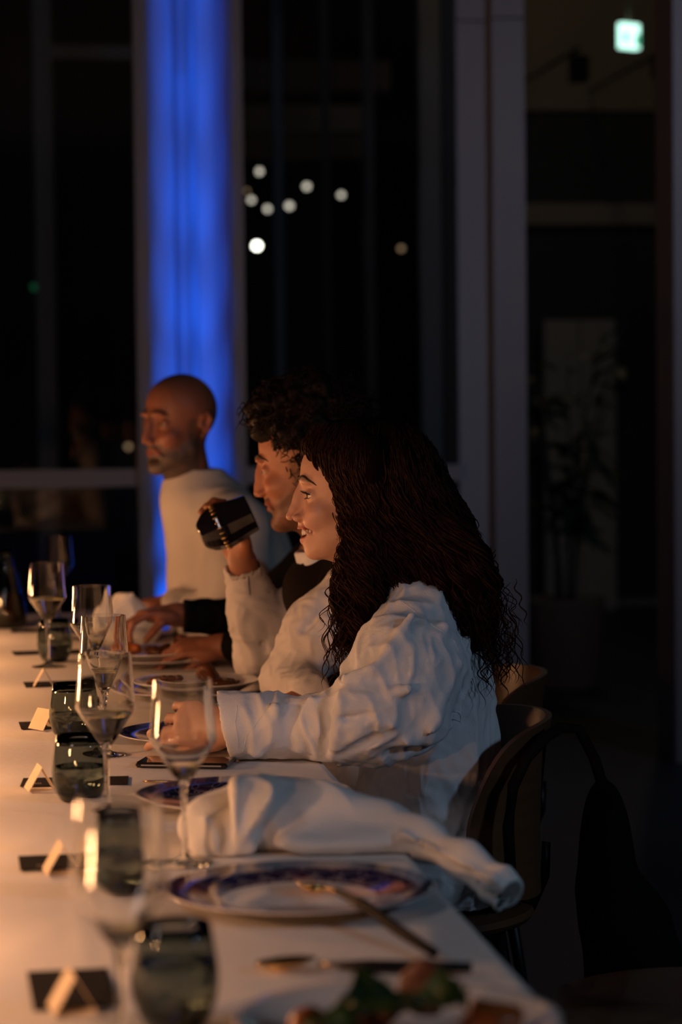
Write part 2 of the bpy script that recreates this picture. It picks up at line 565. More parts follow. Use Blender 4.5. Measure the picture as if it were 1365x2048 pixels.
class Field:
    def __init__(s, ax, ay, az):
        s.a = (ax, ay, az)
        s.F = np.full((len(ax), len(ay), len(az)), 0.06, np.float32)
        s.ops = []

    def _put(s, lo, hi, fn, k, op):
        s.ops.append((fn, k, op))
        sl = []
        for d in range(3):
            i0 = max(0, np.searchsorted(s.a[d], lo[d] - k - 0.012) - 1)
            i1 = min(len(s.a[d]), np.searchsorted(s.a[d], hi[d] + k + 0.012) + 1)
            if i1 <= i0:
                return s
            sl.append(slice(i0, i1))
        X = s.a[0][sl[0]][:, None, None]
        Y = s.a[1][sl[1]][None, :, None]
        Z = s.a[2][sl[2]][None, None, :]
        t = tuple(sl)
        s.F[t] = s._mix(s.F[t], fn(X, Y, Z), k, op)
        return s

    @staticmethod
    def _mix(f, d, k, op):
        if op == 'u':
            h = np.maximum(k - np.abs(f - d), 0) / k
            return np.minimum(f, d) - h * h * k * 0.25
        h = np.maximum(k - np.abs(f + d), 0) / k
        return np.maximum(f, -d) + h * h * k * 0.25

    def at(s, P):
        f = np.full(len(P), 0.06, np.float32)
        for fn, k, op in s.ops:
            f = s._mix(f, fn(P[:, 0], P[:, 1], P[:, 2]), k, op)
        return f

    def ell(s, c, r, A=None, k=0.01, op='u'):
        c = np.array(c, float)
        r = np.array(r, float)
        A = np.eye(3) if A is None else A      # rows: local axes in the room

        def fn(X, Y, Z):
            x, y, z = X - c[0], Y - c[1], Z - c[2]
            q = [A[i, 0] * x + A[i, 1] * y + A[i, 2] * z for i in range(3)]
            k0 = np.sqrt(sum((q[i] / r[i]) ** 2 for i in range(3)))
            k1 = np.sqrt(sum((q[i] / r[i] ** 2) ** 2 for i in range(3))) + 1e-9
            return k0 * (k0 - 1) / k1
        e = np.sqrt(((A * r[:, None]) ** 2).sum(0))
        return s._put(c - e, c + e, fn, k, op)

    def cap(s, a, b, ra, rb=None, k=0.01, op='u'):
        a = np.array(a, float)
        b = np.array(b, float)
        rb = ra if rb is None else rb
        d = b - a
        L = (d * d).sum() + 1e-12

        def fn(X, Y, Z):
            t = np.clip(((X - a[0]) * d[0] + (Y - a[1]) * d[1] + (Z - a[2]) * d[2]) / L, 0, 1)
            return np.sqrt((X - a[0] - t * d[0]) ** 2 + (Y - a[1] - t * d[1]) ** 2 + (Z - a[2] - t * d[2]) ** 2) \
                - (ra + (rb - ra) * t)
        R = max(ra, rb)
        return s._put(np.minimum(a, b) - R, np.maximum(a, b) + R, fn, k, op)

    def chain(s, pts, rads, k=0.01, op='u'):
        for i in range(len(pts) - 1):
            s.cap(pts[i], pts[i + 1], rads[i], rads[i + 1], k, op)
        return s

    def half(s, p, n, k=0.004):
        """cut away everything on the side n points to"""
        p = np.array(p, float)
        n = np.array(n, float)
        n /= np.linalg.norm(n)

        def fn(X, Y, Z):
            return -((X - p[0]) * n[0] + (Y - p[1]) * n[1] + (Z - p[2]) * n[2])
        s.ops.append((fn, k, 's'))
        X = s.a[0][:, None, None]
        Y = s.a[1][None, :, None]
        Z = s.a[2][None, None, :]
        s.F = s._mix(s.F, fn(X, Y, Z), k, 's').astype(np.float32)
        return s

    def nets(s):
        F = s.F
        F[0], F[-1] = 0.06, 0.06
        F[:, 0], F[:, -1] = 0.06, 0.06
        F[:, :, 0], F[:, :, -1] = 0.06, 0.06
        ins = F < 0
        nx, ny, nz = F.shape
        cnt = np.zeros((nx - 1, ny - 1, nz - 1), np.int8)
        for i in (0, 1):
            for j in (0, 1):
                for k in (0, 1):
                    cnt += ins[i:nx - 1 + i, j:ny - 1 + j, k:nz - 1 + k]
        act = (cnt > 0) & (cnt < 8)
        ci, cj, ck = np.nonzero(act)
        idx = np.full(act.shape, -1, np.int32)
        idx[ci, cj, ck] = np.arange(len(ci))
        acc = np.zeros((len(ci), 3), np.float64)
        num = np.zeros(len(ci))
        ax, ay, az = s.a
        cor = [(i, j, k) for i in (0, 1) for j in (0, 1) for k in (0, 1)]
        val = {c: F[ci + c[0], cj + c[1], ck + c[2]] for c in cor}
        pos = {c: np.stack([ax[ci + c[0]], ay[cj + c[1]], az[ck + c[2]]], 1) for c in cor}
        for c in cor:
            for d in range(3):
                if c[d] == 0:
                    e = list(c)
                    e[d] = 1
                    e = tuple(e)
                    va, vb = val[c], val[e]
                    cr = (va < 0) != (vb < 0)
                    t = np.where(cr, va / np.where(np.abs(va - vb) < 1e-12, 1, va - vb), 0)[:, None]
                    acc += np.where(cr[:, None], pos[c] + (pos[e] - pos[c]) * t, 0)
                    num += cr
        V = acc / num[:, None]
        Q = []
        for d in range(3):
            a, b = [(1, 2), (2, 0), (0, 1)][d]
            s0 = [slice(1, -1)] * 3
            s0[d] = slice(0, F.shape[d] - 1)
            s1 = list(s0)
            s1[d] = slice(1, F.shape[d])
            i0, i1 = ins[tuple(s0)], ins[tuple(s1)]
            cr = np.nonzero(i0 != i1)
            base = [cr[q] + (0 if q == d else 1) for q in range(3)]
            sgn = i0[cr]
            o = []
            for da, db in ((-1, -1), (0, -1), (0, 0), (-1, 0)):
                g = [base[0].copy(), base[1].copy(), base[2].copy()]
                g[a] += da
                g[b] += db
                o.append(idx[g[0], g[1], g[2]])
            q4 = np.stack(o, 1)
            q4[~sgn] = q4[~sgn][:, ::-1]
            Q.append(q4)
        Q = np.concatenate(Q)
        Q = Q[(Q >= 0).all(1)]
        return V, Q


def vnormals(V, Q):
    n = np.cross(V[Q[:, 2]] - V[Q[:, 0]], V[Q[:, 3]] - V[Q[:, 1]])
    N = np.zeros_like(V)
    for i in range(4):
        np.add.at(N, Q[:, i], n)
    return N / (np.linalg.norm(N, axis=1)[:, None] + 1e-12)


def relax(V, Q, it=1, lam=0.5):
    for _ in range(it):
        A = np.zeros_like(V)
        c = np.zeros(len(V))
        for i in range(4):
            j = (i + 1) % 4
            np.add.at(A, Q[:, i], V[Q[:, j]])
            np.add.at(A, Q[:, j], V[Q[:, i]])
            np.add.at(c, Q[:, i], 1)
            np.add.at(c, Q[:, j], 1)
        V = V + lam * (A / c[:, None] - V)
    return V


def waves(P, scale, seed, n=14):
    """smooth wandering field in about -1..1"""
    r = np.random.RandomState(seed)
    out = np.zeros(len(P))
    W = P + 0.25 * scale * np.stack([np.sin(P @ r.normal(size=3) * 2.2 / scale + r.rand() * 6) for _ in range(3)], 1)
    for _ in range(n):
        d = r.normal(size=3)
        d *= (0.6 + r.rand()) * 2 * PI / scale / np.linalg.norm(d) * 0.6
        out += np.sin(W @ d + r.rand() * 6.28)
    return out / math.sqrt(n)


class Frame:
    """head frame: origin between the eyes, f forward, l to the person's left, u up, millimetres"""
    def __init__(s, O, psi, pitch=0.0, roll=0.0, scale=1.0):
        p, q = math.radians(psi), math.radians(pitch)
        f0 = np.array([-math.cos(p), -math.sin(p), 0.0])
        l = np.array([math.sin(p), -math.cos(p), 0.0])
        u0 = np.array([0, 0, 1.0])
        s.f = f0 * math.cos(q) - u0 * math.sin(q)
        s.u = u0 * math.cos(q) + f0 * math.sin(q)
        w = math.radians(roll)
        s.l = l * math.cos(w) + s.u * math.sin(w)
        s.u = s.u * math.cos(w) - l * math.sin(w)
        s.O = np.array(O, float)
        s.k = 0.001 * scale
        s.A = np.stack([s.f, s.l, s.u])

    def pt(s, f, l, u):
        return s.O + s.k * (f * s.f + l * s.l + u * s.u)

    def loc(s, P):
        return ((np.asarray(P) - s.O) @ s.A.T) / s.k


# ------------------------------------------------------------------ the setting
def struct(name, m, boxes, parent=None, bev=0.0):
    b = MB()
    for lo, hi in boxes:
        b.box(lo, hi, bev)
    o = b.build(name, m, parent, smooth=False)
    if parent is None:
        tag(o, kind='structure')
    return o


struct('floor', MT['floor'], [((-5.2, -3.2, -0.1), (9.2, 18.2, 0.0))])
ce = struct('ceiling', MT['ceiling'], [((-5.2, -3.2, 3.3), (7.2, 9.62, 3.4)), ((-5.2, 9.62, 5.0), (9.2, 18.2, 5.1)),
                                       ((-5.2, 9.62, 3.3), (7.2, 9.72, 5.0))])
struct('wall_left', MT['wall_dark'], [((-5.2, -3.2, 0), (-5.0, 18.2, 5.0))])
struct('wall_right', MT['wall_dark'], [((7.0, -3.2, 0), (7.2, 9.6, 3.3)), ((9.0, 9.6, 0), (9.2, 18.2, 5.0))])
struct('wall_back', MT['wall_dark'], [((-5.0, -3.2, 0), (7.0, -3.0, 3.3))])
struct('wall_far', MT['wall_dark'], [((-5.0, 18.0, 0), (9.0, 18.2, 5.0))])

# blue-lit column with a round downpipe let into its face
col = struct('trim_1', MT['column'], [((0.578, 9.54, 0), (0.655, 9.80, 3.3)), ((0.770, 9.54, 0), (0.892, 9.80, 3.3)),
                                      ((0.655, 9.585, 0), (0.770, 9.80, 3.3))])
pp = MB()
pp.lathe([(0.034, 0.0), (0.034, 2.62), (0.0348, 2.63), (0.0348, 2.67), (0.034, 2.68), (0.034, 3.3)], 24, (0.7125, 9.592, 0))
pp.build('downpipe', MT['pipe'], col)

# glazing either side of it
def window(name, x0, x1, zt, posts):
    root = bpy.data.objects.new(name, None)
    COL.objects.link(root)
    root.location = ((x0 + x1) / 2, 9.5, 0)
    tag(root, kind='structure')
    struct('transom', MT['frame'], [((x0, 9.46, zt[0]), (x1, 9.54, zt[1]))], root)
    struct('sill_rail', MT['frame'], [((x0, 9.46, 0.0), (x1, 9.54, 0.08))], root)
    for a, b in posts:
        struct('mullion', MT['frame'], [((a, 9.44, 0.0), (b, 9.57, 3.3))], root)
    for za, zb in ((0.08, zt[0]), (zt[1], 3.3)):
        struct('pane', MT['pane'], [((x0, 9.497, za), (x1, 9.503, zb))], root)
    return root


window('window_1', -2.6, 0.520, (1.035, 1.104), [(0.520, 0.578), (-2.66, -2.6)])
window('window_2', 0.942, 1.804, (1.040, 1.104), [(0.892, 0.942)])
window('window_3', -5.0, -2.66, (1.035, 1.104), [])
# pale pier and its grey casing to the right of the middle window, jointed near the top
pier = struct('trim_2', MT['column'], [((1.804, 9.52, 0), (1.945, 9.80, 2.863)), ((1.804, 9.52, 2.869), (1.945, 9.80, 3.3))])
struct('casing', MT['frame'], [((1.940, 9.47, 0), (2.072, 9.56, 2.868)), ((1.940, 9.47, 2.874), (2.072, 9.56, 3.3))], pier)
struct('trim_3', MT['frame'], [((2.462, 8.70, 0), (2.72, 8.95, 3.3))])

# hall beyond the glass: slim posts, dark ceiling beams, glazed far front
for i, (x, y, w) in enumerate(((1.42, 12.6, 0.05), (1.68, 12.6, 0.035), (1.90, 12.6, 0.05), (0.20, 14.2, 0.11), (-0.14, 13.2, 0.09),
                               (2.35, 13.5, 0.12))):
    o = struct('trim_%d' % (4 + i), MT['frame'], [((x, y, 0), (x + w, y + 0.08, 5.0))])
struct('trim_10', MT['frame'], [((0.31, 14.2, 3.38), (1.0, 14.28, 3.46))])
for i, (y, z, x0, x1) in enumerate(((13.0, 3.05, 1.25, 2.1), (14.5, 3.0, 1.2, 2.2), (15.5, 2.95, 1.4, 2.4))):
    struct('trim_%d' % (11 + i), MT['beam'], [((x0, y, z), (x1, y + 0.18, z + 0.16))])

far = struct('wall_right_far', MT['wall'], [((2.9, 15.7, 3.29), (6.5, 15.9, 5.0))])
struct('beam', MT['wall'], [((2.9, 15.66, 2.535), (6.5, 15.8, 2.674))], far)
struct('sill_rail', MT['frame'], [((2.9, 15.66, 0.0), (6.5, 15.8, 0.05))], far)
struct('glazing', MT['wall_dark'], [((2.9, 15.75, 0.05), (6.5, 15.78, 2.535)), ((2.9, 15.75, 2.674), (6.5, 15.78, 3.29))], far)
dr = struct('door_1', MT['panel'], [((3.50, 15.45, 0.0), (3.735, 15.5, 1.9)), ((3.742, 15.45, 0.0), (3.975, 15.5, 1.9))])
hb = MB()
hb.tube([(3.70, 15.42, 0.9), (3.70, 15.42, 1.15)], 0.012, 8)
hb.build('door_handle', MT['metal_black'], dr)

light('post_fill', 'AREA', (-1.6, 10.6, 4.7), 4.0, (0.22, 0.55, 0.9), shape='DISK', size=0.8, aim=(0.9, 14.0, 1.8))  # unseen teal fill, added to light the fronts of the posts
light('far_wall_fill', 'POINT', (3.6, 12.6, 4.6), 11.0, (1.0, 0.72, 0.42), shadow_soft_size=0.1)  # warm fill with no fixture, added to brighten the far right wall


# ceiling spotlights of the hall
def spotlight(p, r, glow, label):
    t = empty('spotlight', p, label, 'spotlight', 'spotlights hanging in the dark hall')
    b = MB()
    b.lathe([(0.0, 0.001), (r, 0.0), (r, 0.012)], 20)
    o = b.build('lens', glow, t, world=False)
    b = MB()
    b.lathe([(r * 1.02, 0.0), (r * 1.25, 0.0), (r * 1.25, 0.10), (0.0, 0.11)], 20)
    b.build('housing', MT['metal_black'], t, world=False)
    b = MB()
    b.tube([(0, 0, 0.105), (0, 0, 5.0 - p[2])], 0.006, 6)
    b.build('rod', MT['metal_black'], t, world=False)
    for c in t.children:
        if c.name.startswith(('lens', 'housing')):
            c.rotation_euler = (math.radians(-70), 0, math.radians(-6))
    return t


W = 'small white spotlight glowing behind the middle window, '
for p, r, g, lab in (((1.703, 16.0, 2.910), 0.020, 'spot_glow', W + 'topmost of the cluster'),
                     ((2.019, 16.0, 2.812), 0.020, 'spot_glow', W + 'second highest, near the centre'),
                     ((2.250, 16.0, 2.756), 0.018, 'spot_glow', W + 'rightmost of the upper cluster'),
                     ((1.901, 16.0, 2.683), 0.021, 'spot_glow', W + 'below the second highest'),
                     ((1.755, 16.0, 2.663), 0.019, 'spot_glow', W + 'lowest of the upper cluster'),
                     ((1.648, 16.0, 2.722), 0.018, 'spot_glow', W + 'leftmost, close to the window frame'),
                     ((1.640, 16.2, 2.80), 0.012, 'spot_dim', W + 'very faint, above the leftmost one'),
                     ((1.640, 15.6, 2.392), 0.025, 'spot_hot', 'brightest white spotlight behind the middle window, below the cluster'),
                     ((2.651, 16.0, 2.401), 0.017, 'spot_dim', W + 'alone on the right side')):
    spotlight(p, r, MT[g], lab)
spotlight((0.813, 16.0, 1.10), 0.018, MT['spot_dim'], 'faint amber lamp seen in the left window before the bald man\'s face')
spotlight((0.20, 15.0, 2.10), 0.022, MT['green_glow'], 'faint green lamp in the dark left window')

# emergency exit sign
t = empty('exit_sign', (3.43, 13.0, 3.275), 'glowing white and green emergency exit sign hanging at upper right', 'sign', rz=math.radians(28))
b = MB()
b.box((-0.066, -0.022, 0.012), (0.066, 0.022, 0.150), 0.004)
b.build('housing', MT['exit_white'], t, smooth=False, world=False)
b = MB()
b.box((-0.060, -0.024, 0.045), (-0.028, -0.0225, 0.095))
b.build('doorway_mark', MT['exit_green'], t, smooth=False, world=False)
b = MB()          # running figure and arrow
b.box((0.03, -0.024, 0.03), (0.060, -0.0225, 0.092))
b.build('figure_mark', MT['exit_green'], t, smooth=False, world=False)
b = MB()
b.tube([(0, 0, 0.149), (0, 0, 1.72)], 0.012, 8)
b.build('rod', MT['pot'], t, world=False)


def speaker(p, s, label):
    t = empty('wall_speaker', p, label, 'speaker', 'speakers fixed above the hall glazing')
    b = MB()
    b.box((-0.05 * s, -0.06 * s, 0), (0.05 * s, 0.05 * s, 0.155 * s), 0.006)
    b.build('cabinet', MT['metal_black'], t, smooth=False, world=False)
    b = MB()
    b.box((-0.042 * s, -0.066 * s, 0.01 * s), (0.042 * s, -0.0605 * s, 0.145 * s))
    b.build('grille', MT['card'], t, smooth=False, world=False)
    b = MB()
    b.tube([(0, 0.0, 0.155 * s), (0, 0.0, 0.20 * s), (0, 15.7 - p[1], 0.21 * s)], 0.012, 8)
    b.build('bracket', MT['metal_black'], t, world=False)


speaker((3.39, 14.0, 3.24), 1.0, 'small black speaker below and left of the exit sign')
speaker((3.87, 14.0, 3.27), 0.7, 'faint dark speaker below and right of the exit sign')

# potted plant in the hall
t = empty('potted_plant', (2.63, 11.2, 0), 'tall leafy potted plant standing in the dark at right', 'plant')
b = MB()
b.lathe([(0.0, 0.0), (0.150, 0.0), (0.158, 0.01), (0.190, 0.40), (0.195, 0.425), (0.175, 0.425), (0.168, 0.36), (0.0, 0.355)], 32)
b.build('planter', MT['pot'], t, world=False)
b = MB()
b.lathe([(0.0, 0.375), (0.08, 0.378), (0.169, 0.362)], 24)
b.build('soil', MT['soil'], t, world=False)
b = MB()
stems = []
for i in range(7):
    a = i * 2.4
    h = 1.1 + 0.55 * ((i * 37) % 10) / 10
    q = [Vector((0.04 * math.cos(a), 0.04 * math.sin(a), 0.36))]
    for s in range(1, 7):
        f = s / 6
        q.append(Vector((0.04 * math.cos(a) + 0.26 * f * f * math.cos(a + 0.4), 0.04 * math.sin(a) + 0.26 * f * f * math.sin(a + 0.4), 0.36 + h * f)))
    stems.append(q)
    b.tube(q, [0.011 - 0.0013 * s for s in range(7)], 6)
b.build('stem', MT['bark'], t, world=False)
V = [(-0.5, 0, 0), (0.0, 0.5, 0.02)]
leaf = MB()
LN = 7
for s in range(LN):
    f = s / (LN - 1)
    w = 0.030 * math.sin(PI * min(1, f * 0.94 + 0.06)) ** 0.8
    zc = 0.05 * f - 0.11 * f * f
    leaf.V += [(0.19 * f, -w, zc + 0.008), (0.19 * f, 0, zc), (0.19 * f, w, zc + 0.008)]
    if s:
        k = (s - 1) * 3
        leaf.F += [(k, k + 3, k + 4, k + 1), (k + 1, k + 4, k + 5, k + 2)]
lm = make_mesh('leaf', leaf.V, leaf.F, MT['leaf'])
for i in range(110):
    q = stems[i % 7]
    f = 0.25 + 0.75 * random.random()
    k = f * 6
    k0 = min(5, int(k))
    p = q[k0].lerp(q[k0 + 1], k - k0)
    o = obj('leaf', lm, t, world=False)
    o.location = p
    o.rotation_euler = (random.uniform(-0.4, 0.4), random.uniform(-0.7, 0.5), random.uniform(0, 6.28))
    s = random.uniform(0.7, 1.25)
    o.scale = (s, s, s)


# ------------------------------------------------------------------ table
tb = empty('dining_table', (-0.12, 4.3, 0), 'long dining table hidden under the white tablecloth', 'table')
b = MB()
b.box((-0.745, 1.0, 0.715), (0.505, 6.99, 0.744), 0.004)
b.build('tabletop', MT['chair'], tb, smooth=False)
for y in (1.4, 4.0, 6.6):
    for x in (-0.6, 0.30):
        b = MB()
        b.box((x, y, 0.0), (x + 0.06, y + 0.06, 0.716))
        b.build('leg', MT['metal_black'], tb, smooth=False)

# cloth: a fine sheet with ironed folds that drops over the edges
nx, ny = 130, 420
XS = np.concatenate([[-0.752], np.linspace(-0.75, 0.506, nx), [0.511]])
YS = np.concatenate([[0.992], np.linspace(0.995, 6.994, ny), [6.998]])
gx, gy = np.meshgrid(XS, YS, indexing='ij')
P = np.stack([gx.ravel(), gy.ravel(), np.zeros(gx.size)], 1)
z = 0.7488 + 0.0006 * waves(P, 0.5, 3) + 0.0005 * waves(P, 0.16, 4) + 0.0007 * (1 - np.minimum(1, np.abs(waves(P, 0.22, 6)) * 2.2))
z += 0.0016 * np.exp(-((P[:, 0] - 0.078 - 0.004 * np.sin(P[:, 1] * 2)) / 0.006) ** 2)
for yc in (2.05, 3.35, 4.66, 5.9):
    z += 0.0010 * np.exp(-((P[:, 1] - yc) / 0.008) ** 2)
z = np.clip(z, 0.7465, 0.7503)
P[:, 2] = z
nX, nY = gx.shape
edge = np.zeros((nX, nY), bool)
edge[0], edge[-1], edge[:, 0], edge[:, -1] = True, True, True, True
P[edge.ravel(), 2] = 0.742
V = [tuple(p) for p in P]
Fq = [(i * nY + j, (i + 1) * nY + j, (i + 1) * nY + j + 1, i * nY + j + 1) for i in range(nX - 1) for j in range(nY - 1)]
ring = [(i, 0) for i in range(nX)] + [(nX - 1, j) for j in range(1, nY)] + [(i, nY - 1) for i in range(nX - 2, -1, -1)] + [(0, j) for j in range(nY - 2, 0, -1)]
prev = [i * nY + j for i, j in ring]
for lev in range(1, 6):
    cur = []
    for q, (i, j) in enumerate(ring):
        x, y = XS[i], YS[j]
        w = 0.006 * lev * (0.6 + math.sin(q * 0.31) * 0.5 + 0.5 * math.sin(q * 0.113))
        ox = 0.0 if 0 < i < nX - 1 else (1 if i else -1)
        oy = 0.0 if 0 < j < nY - 1 else (1 if j else -1)
        cur.append(len(V))
        V.append((x + ox * max(w, 0.0), y + oy * max(w, 0.0), 0.742 - 0.055 * lev))
    for q in range(len(ring)):
        r = (q + 1) % len(ring)
        Fq.append((prev[q], prev[r], cur[r], cur[q]))
    prev = cur
cl = obj('tablecloth', make_mesh('tablecloth', V, Fq, MT['cloth']))
tag(cl, 'white linen tablecloth with ironed creases spread over the long table', 'tablecloth')

# ------------------------------------------------------------------ wine glasses
TZ = 0.7505


def wine_glass(x, y, label, level, rot=0.0):
    t = empty('wine_glass', (x, y, TZ), label, 'wine glass', 'angular wine glasses along the table')
    prof = [(0.0085, 0.106), (0.0145, 0.1125), (0.0285, 0.135), (0.0405, 0.1535), (0.0428, 0.1585), (0.0420, 0.165), (0.0392, 0.200), (0.0368, 0.2345)]
    inn = [(r - 0.0011, z) for r, z in prof[::-1]]
    inn[0] = (prof[-1][0] - 0.0008, 0.2347)
    inn[-1] = (0.0, 0.1075)
    inn[-2] = (0.0132, 0.1140)
    b = MB()
    b.lathe([(0.0, 0.106)] + prof + inn, 64)
    b.build('bowl', MT['glass'], t, world=False, sharp=35)
    b = MB()
    b.lathe([(0.0, 0.106), (0.0085, 0.1055), (0.0056, 0.098), (0.0040, 0.085), (0.0036, 0.05), (0.0040, 0.02), (0.0062, 0.010), (0.0, 0.0095)], 24)
    b.build('stem', MT['stem'], t, world=False)
    b = MB()
    b.lathe([(0.0, 0.0100), (0.0062, 0.0098), (0.014, 0.0052), (0.030, 0.0022), (0.0365, 0.0016), (0.0372, 0.0008), (0.0365, 0.0), (0.0, 0.0)], 48)
    b.build('foot', MT['stem'], t, world=False)
    if level:
        wp = [(0.0, 0.1085)]
        pr = [(0.0128, 0.1144), (0.0272, 0.1356), (0.0392, 0.1538), (0.0415, 0.1585), (0.0407, 0.165)]
        last = (0.004, 0.1085)
        for r, z in pr:
            if z < level:
                wp.append((r - 0.0004, z))
                last = (r - 0.0004, z)
            else:
                f = (level - last[1]) / (z - last[1])
                wp.append((last[0] + (r - 0.0004 - last[0]) * f, level))
                break
        wp += [(wp[-1][0] - 0.0015, level - 0.0006), (0.0, level - 0.0008)]
        b = MB()
        b.lathe(wp, 48)
        b.build('wine', MT['wine'], t, world=False, sharp=40)
    return t


wine_glass(0.094, 2.11, 'large out-of-focus empty-looking wine glass nearest the camera at lower left', 0.122)
wine_glass(0.219, 3.05, 'tall clear wine glass standing left of the rolled white napkin', 0.126)
wine_glass(0.136, 3.41, 'wine glass with pale white wine behind the squat smoked tumbler', 0.150)
wine_glass(0.160, 4.05, 'sharp wine glass seen through and above the glass of white wine', 0.140)
wine_glass(0.166, 4.75, 'wine glass between the far plate and the white napkin, fourth tallest in row', 0.122)
wine_glass(0.091, 5.50, 'wine glass with its foot visible, standing alone at the left', 0.157)
wine_glass(0.142, 6.70, 'farthest blurred wine glass, catching blue light from the column', 0.122)


def tumbler(x, y, label, level):
    t = empty('water_tumbler', (x, y, TZ), label, 'tumbler', 'smoked grey tumblers along the table')
    prof = [(0.0, 0.0), (0.024, 0.0), (0.029, 0.003), (0.036, 0.016), (0.0405, 0.032), (0.0415, 0.044), (0.0400, 0.062), (0.0365, 0.082), (0.0335, 0.098)]
    inn = [(0.0325, 0.0982), (0.0353, 0.082), (0.0388, 0.062), (0.0402, 0.044), (0.0390, 0.032), (0.0345, 0.018), (0.025, 0.0095), (0.0, 0.008)]
    b = MB()
    b.lathe(prof[2:] + inn[:-2], 56, closed=True)
    b.build('wall', MT['smoke'], t, world=False)
    b = MB()
    b.lathe([(0.0, 0.0), (0.024, 0.0), (0.0288, 0.0029), (0.0335, 0.0125), (0.025, 0.0095), (0.0, 0.008)], 48)
    b.build('base', MT['smoke_base'], t, world=False)
    if level:
        w = [(0.0, 0.0092), (0.0245, 0.0102)]
        last = w[-1]
        for r, z in ((0.0335, 0.018), (0.0380, 0.032), (0.0393, 0.044), (0.0380, 0.062), (0.0345, 0.082)):
            if z < level:
                w.append((r, z))
                last = (r, z)
            else:
                f = (level - last[1]) / (z - last[1])
                w.append((last[0] + (r - last[0]) * f, level))
                break
        w += [(w[-1][0] - 0.002, level - 0.0006), (0.0, level - 0.0008)]
        b = MB()
        b.lathe(w, 40)
        b.build('water', MT['water'], t, world=False, sharp=40)
    return t


tumbler(0.150, 2.235, 'blurred smoked grey tumbler beside the nearest wine glass at lower left', 0.062)
tumbler(0.128, 2.86, 'smoked tumbler seen through the bowl of the nearest wine glass', 0.05)
tumbler(0.103, 3.575, 'sharp smoked tumbler half full of water beside a folded place card', 0.052)
tumbler(0.112, 4.265, 'dark smoked tumbler just behind the half full sharp one', 0.045)
tumbler(0.109, 5.62, 'smoked tumbler behind the foot of the lone left wine glass', 0.045)

# dark carafe at the far left end of the table
t = empty('carafe', (0.000, 6.55, TZ), 'dim cone-shaped carafe cut by the left picture edge, far end', 'carafe')
b = MB()
b.lathe([(0.0, 0.0), (0.05, 0.0), (0.055, 0.01), (0.052, 0.05), (0.034, 0.13), (0.018, 0.185), (0.019, 0.21), (0.017, 0.21), (0.016, 0.185), (0.031, 0.13), (0.049, 0.05), (0.05, 0.012), (0.0, 0.008)], 40)
b.build('body', MT['smoke'], t, world=False)
b = MB()
b.lathe([(0.0, 0.009), (0.0495, 0.013), (0.0485, 0.05), (0.040, 0.09), (0.0, 0.09)], 32)
b.build('drink', MT['sauce'], t, world=False, sharp=40)

# slim lit candles standing along the table just left of the picture; the lamps set at the top are their flames
ORD = ('first', 'second', 'third', 'fourth', 'fifth', 'sixth', 'seventh', 'eighth')
for y, nth in zip(CANDLES, ORD):
    t = empty('candle', (-0.27, y, TZ), 'slim lit candle along the table middle, %s from the camera' % nth, 'candle', 'lit candles along the table')
    b = MB()
    b.lathe([(0.0, 0.0), (0.030, 0.0), (0.031, 0.003), (0.012, 0.007), (0.009, 0.020), (0.012, 0.026), (0.012, 0.034), (0.0, 0.030)], 24)
    b.build('holder', MT['gold'], t, world=False)
    b = MB()
    b.lathe([(0.0, 0.028), (0.0085, 0.028), (0.0080, 0.140), (0.006, 0.143), (0.0, 0.141)], 20)
    b.build('wax', MT['napkin'], t, world=False)
    b = MB()
    b.lathe([(0.0, 0.146), (0.0035, 0.151), (0.0045, 0.158), (0.0025, 0.170), (0.0, 0.180)], 12)
    b.build('flame', MT['flame'], t, world=False)

# ------------------------------------------------------------------ menu cards and place cards
def menu(x, y, w, h, rz, label):
    t = empty('menu_card', (x, y, 0.7506), label, 'menu card', 'black menu cards laid beside the tumblers', rz)
    b = MB()
    b.box((-w / 2, -h / 2, 0), (w / 2, h / 2, 0.0008))
    b.build('sheet', MT['card'], t, smooth=False, world=False)
    b = MB()       # small gilt monogram strokes near the left end
    cx, cy = -w / 2 + 0.022, -h / 2 + 0.02
    for k, (dx, dy, lw, lh) in enumerate(((0, 0, 0.0015, 0.010), (0.004, 0.002, 0.0012, 0.007), (0.0075, 0, 0.0015, 0.010), (0.001, 0.009, 0.006, 0.0012))):
        b.box((cx + dx, cy + dy, 0.0008), (cx + dx + lw, cy + dy + lh, 0.00095))
    b.build('monogram', MT['card_ink'], t, smooth=False, world=False)
    return t


menu(0.058, 2.40, 0.082, 0.165, 0.03, 'blurred black menu card nearest the camera at the lower left corner')
menu(0.093, 3.09, 0.165, 0.10, 0.02, 'black menu card left of the nearest wine glass bowl')
menu(0.101, 3.765, 0.165, 0.085, -0.07, 'black menu card under the sharp half full tumbler')
menu(0.103, 4.465, 0.165, 0.105, 0.04, 'black menu card beside the upright beige place card, mid table')
menu(0.117, 5.14, 0.165, 0.105, 0.05, 'black menu card lying under a shaded tent card, fifth from the camera')
menu(0.095, 5.83, 0.165, 0.09, 0.08, 'thin looking black menu card by the lone wine glass foot')
menu(0.093, 6.43, 0.165, 0.09, 0.0, 'farthest black menu card at the left')


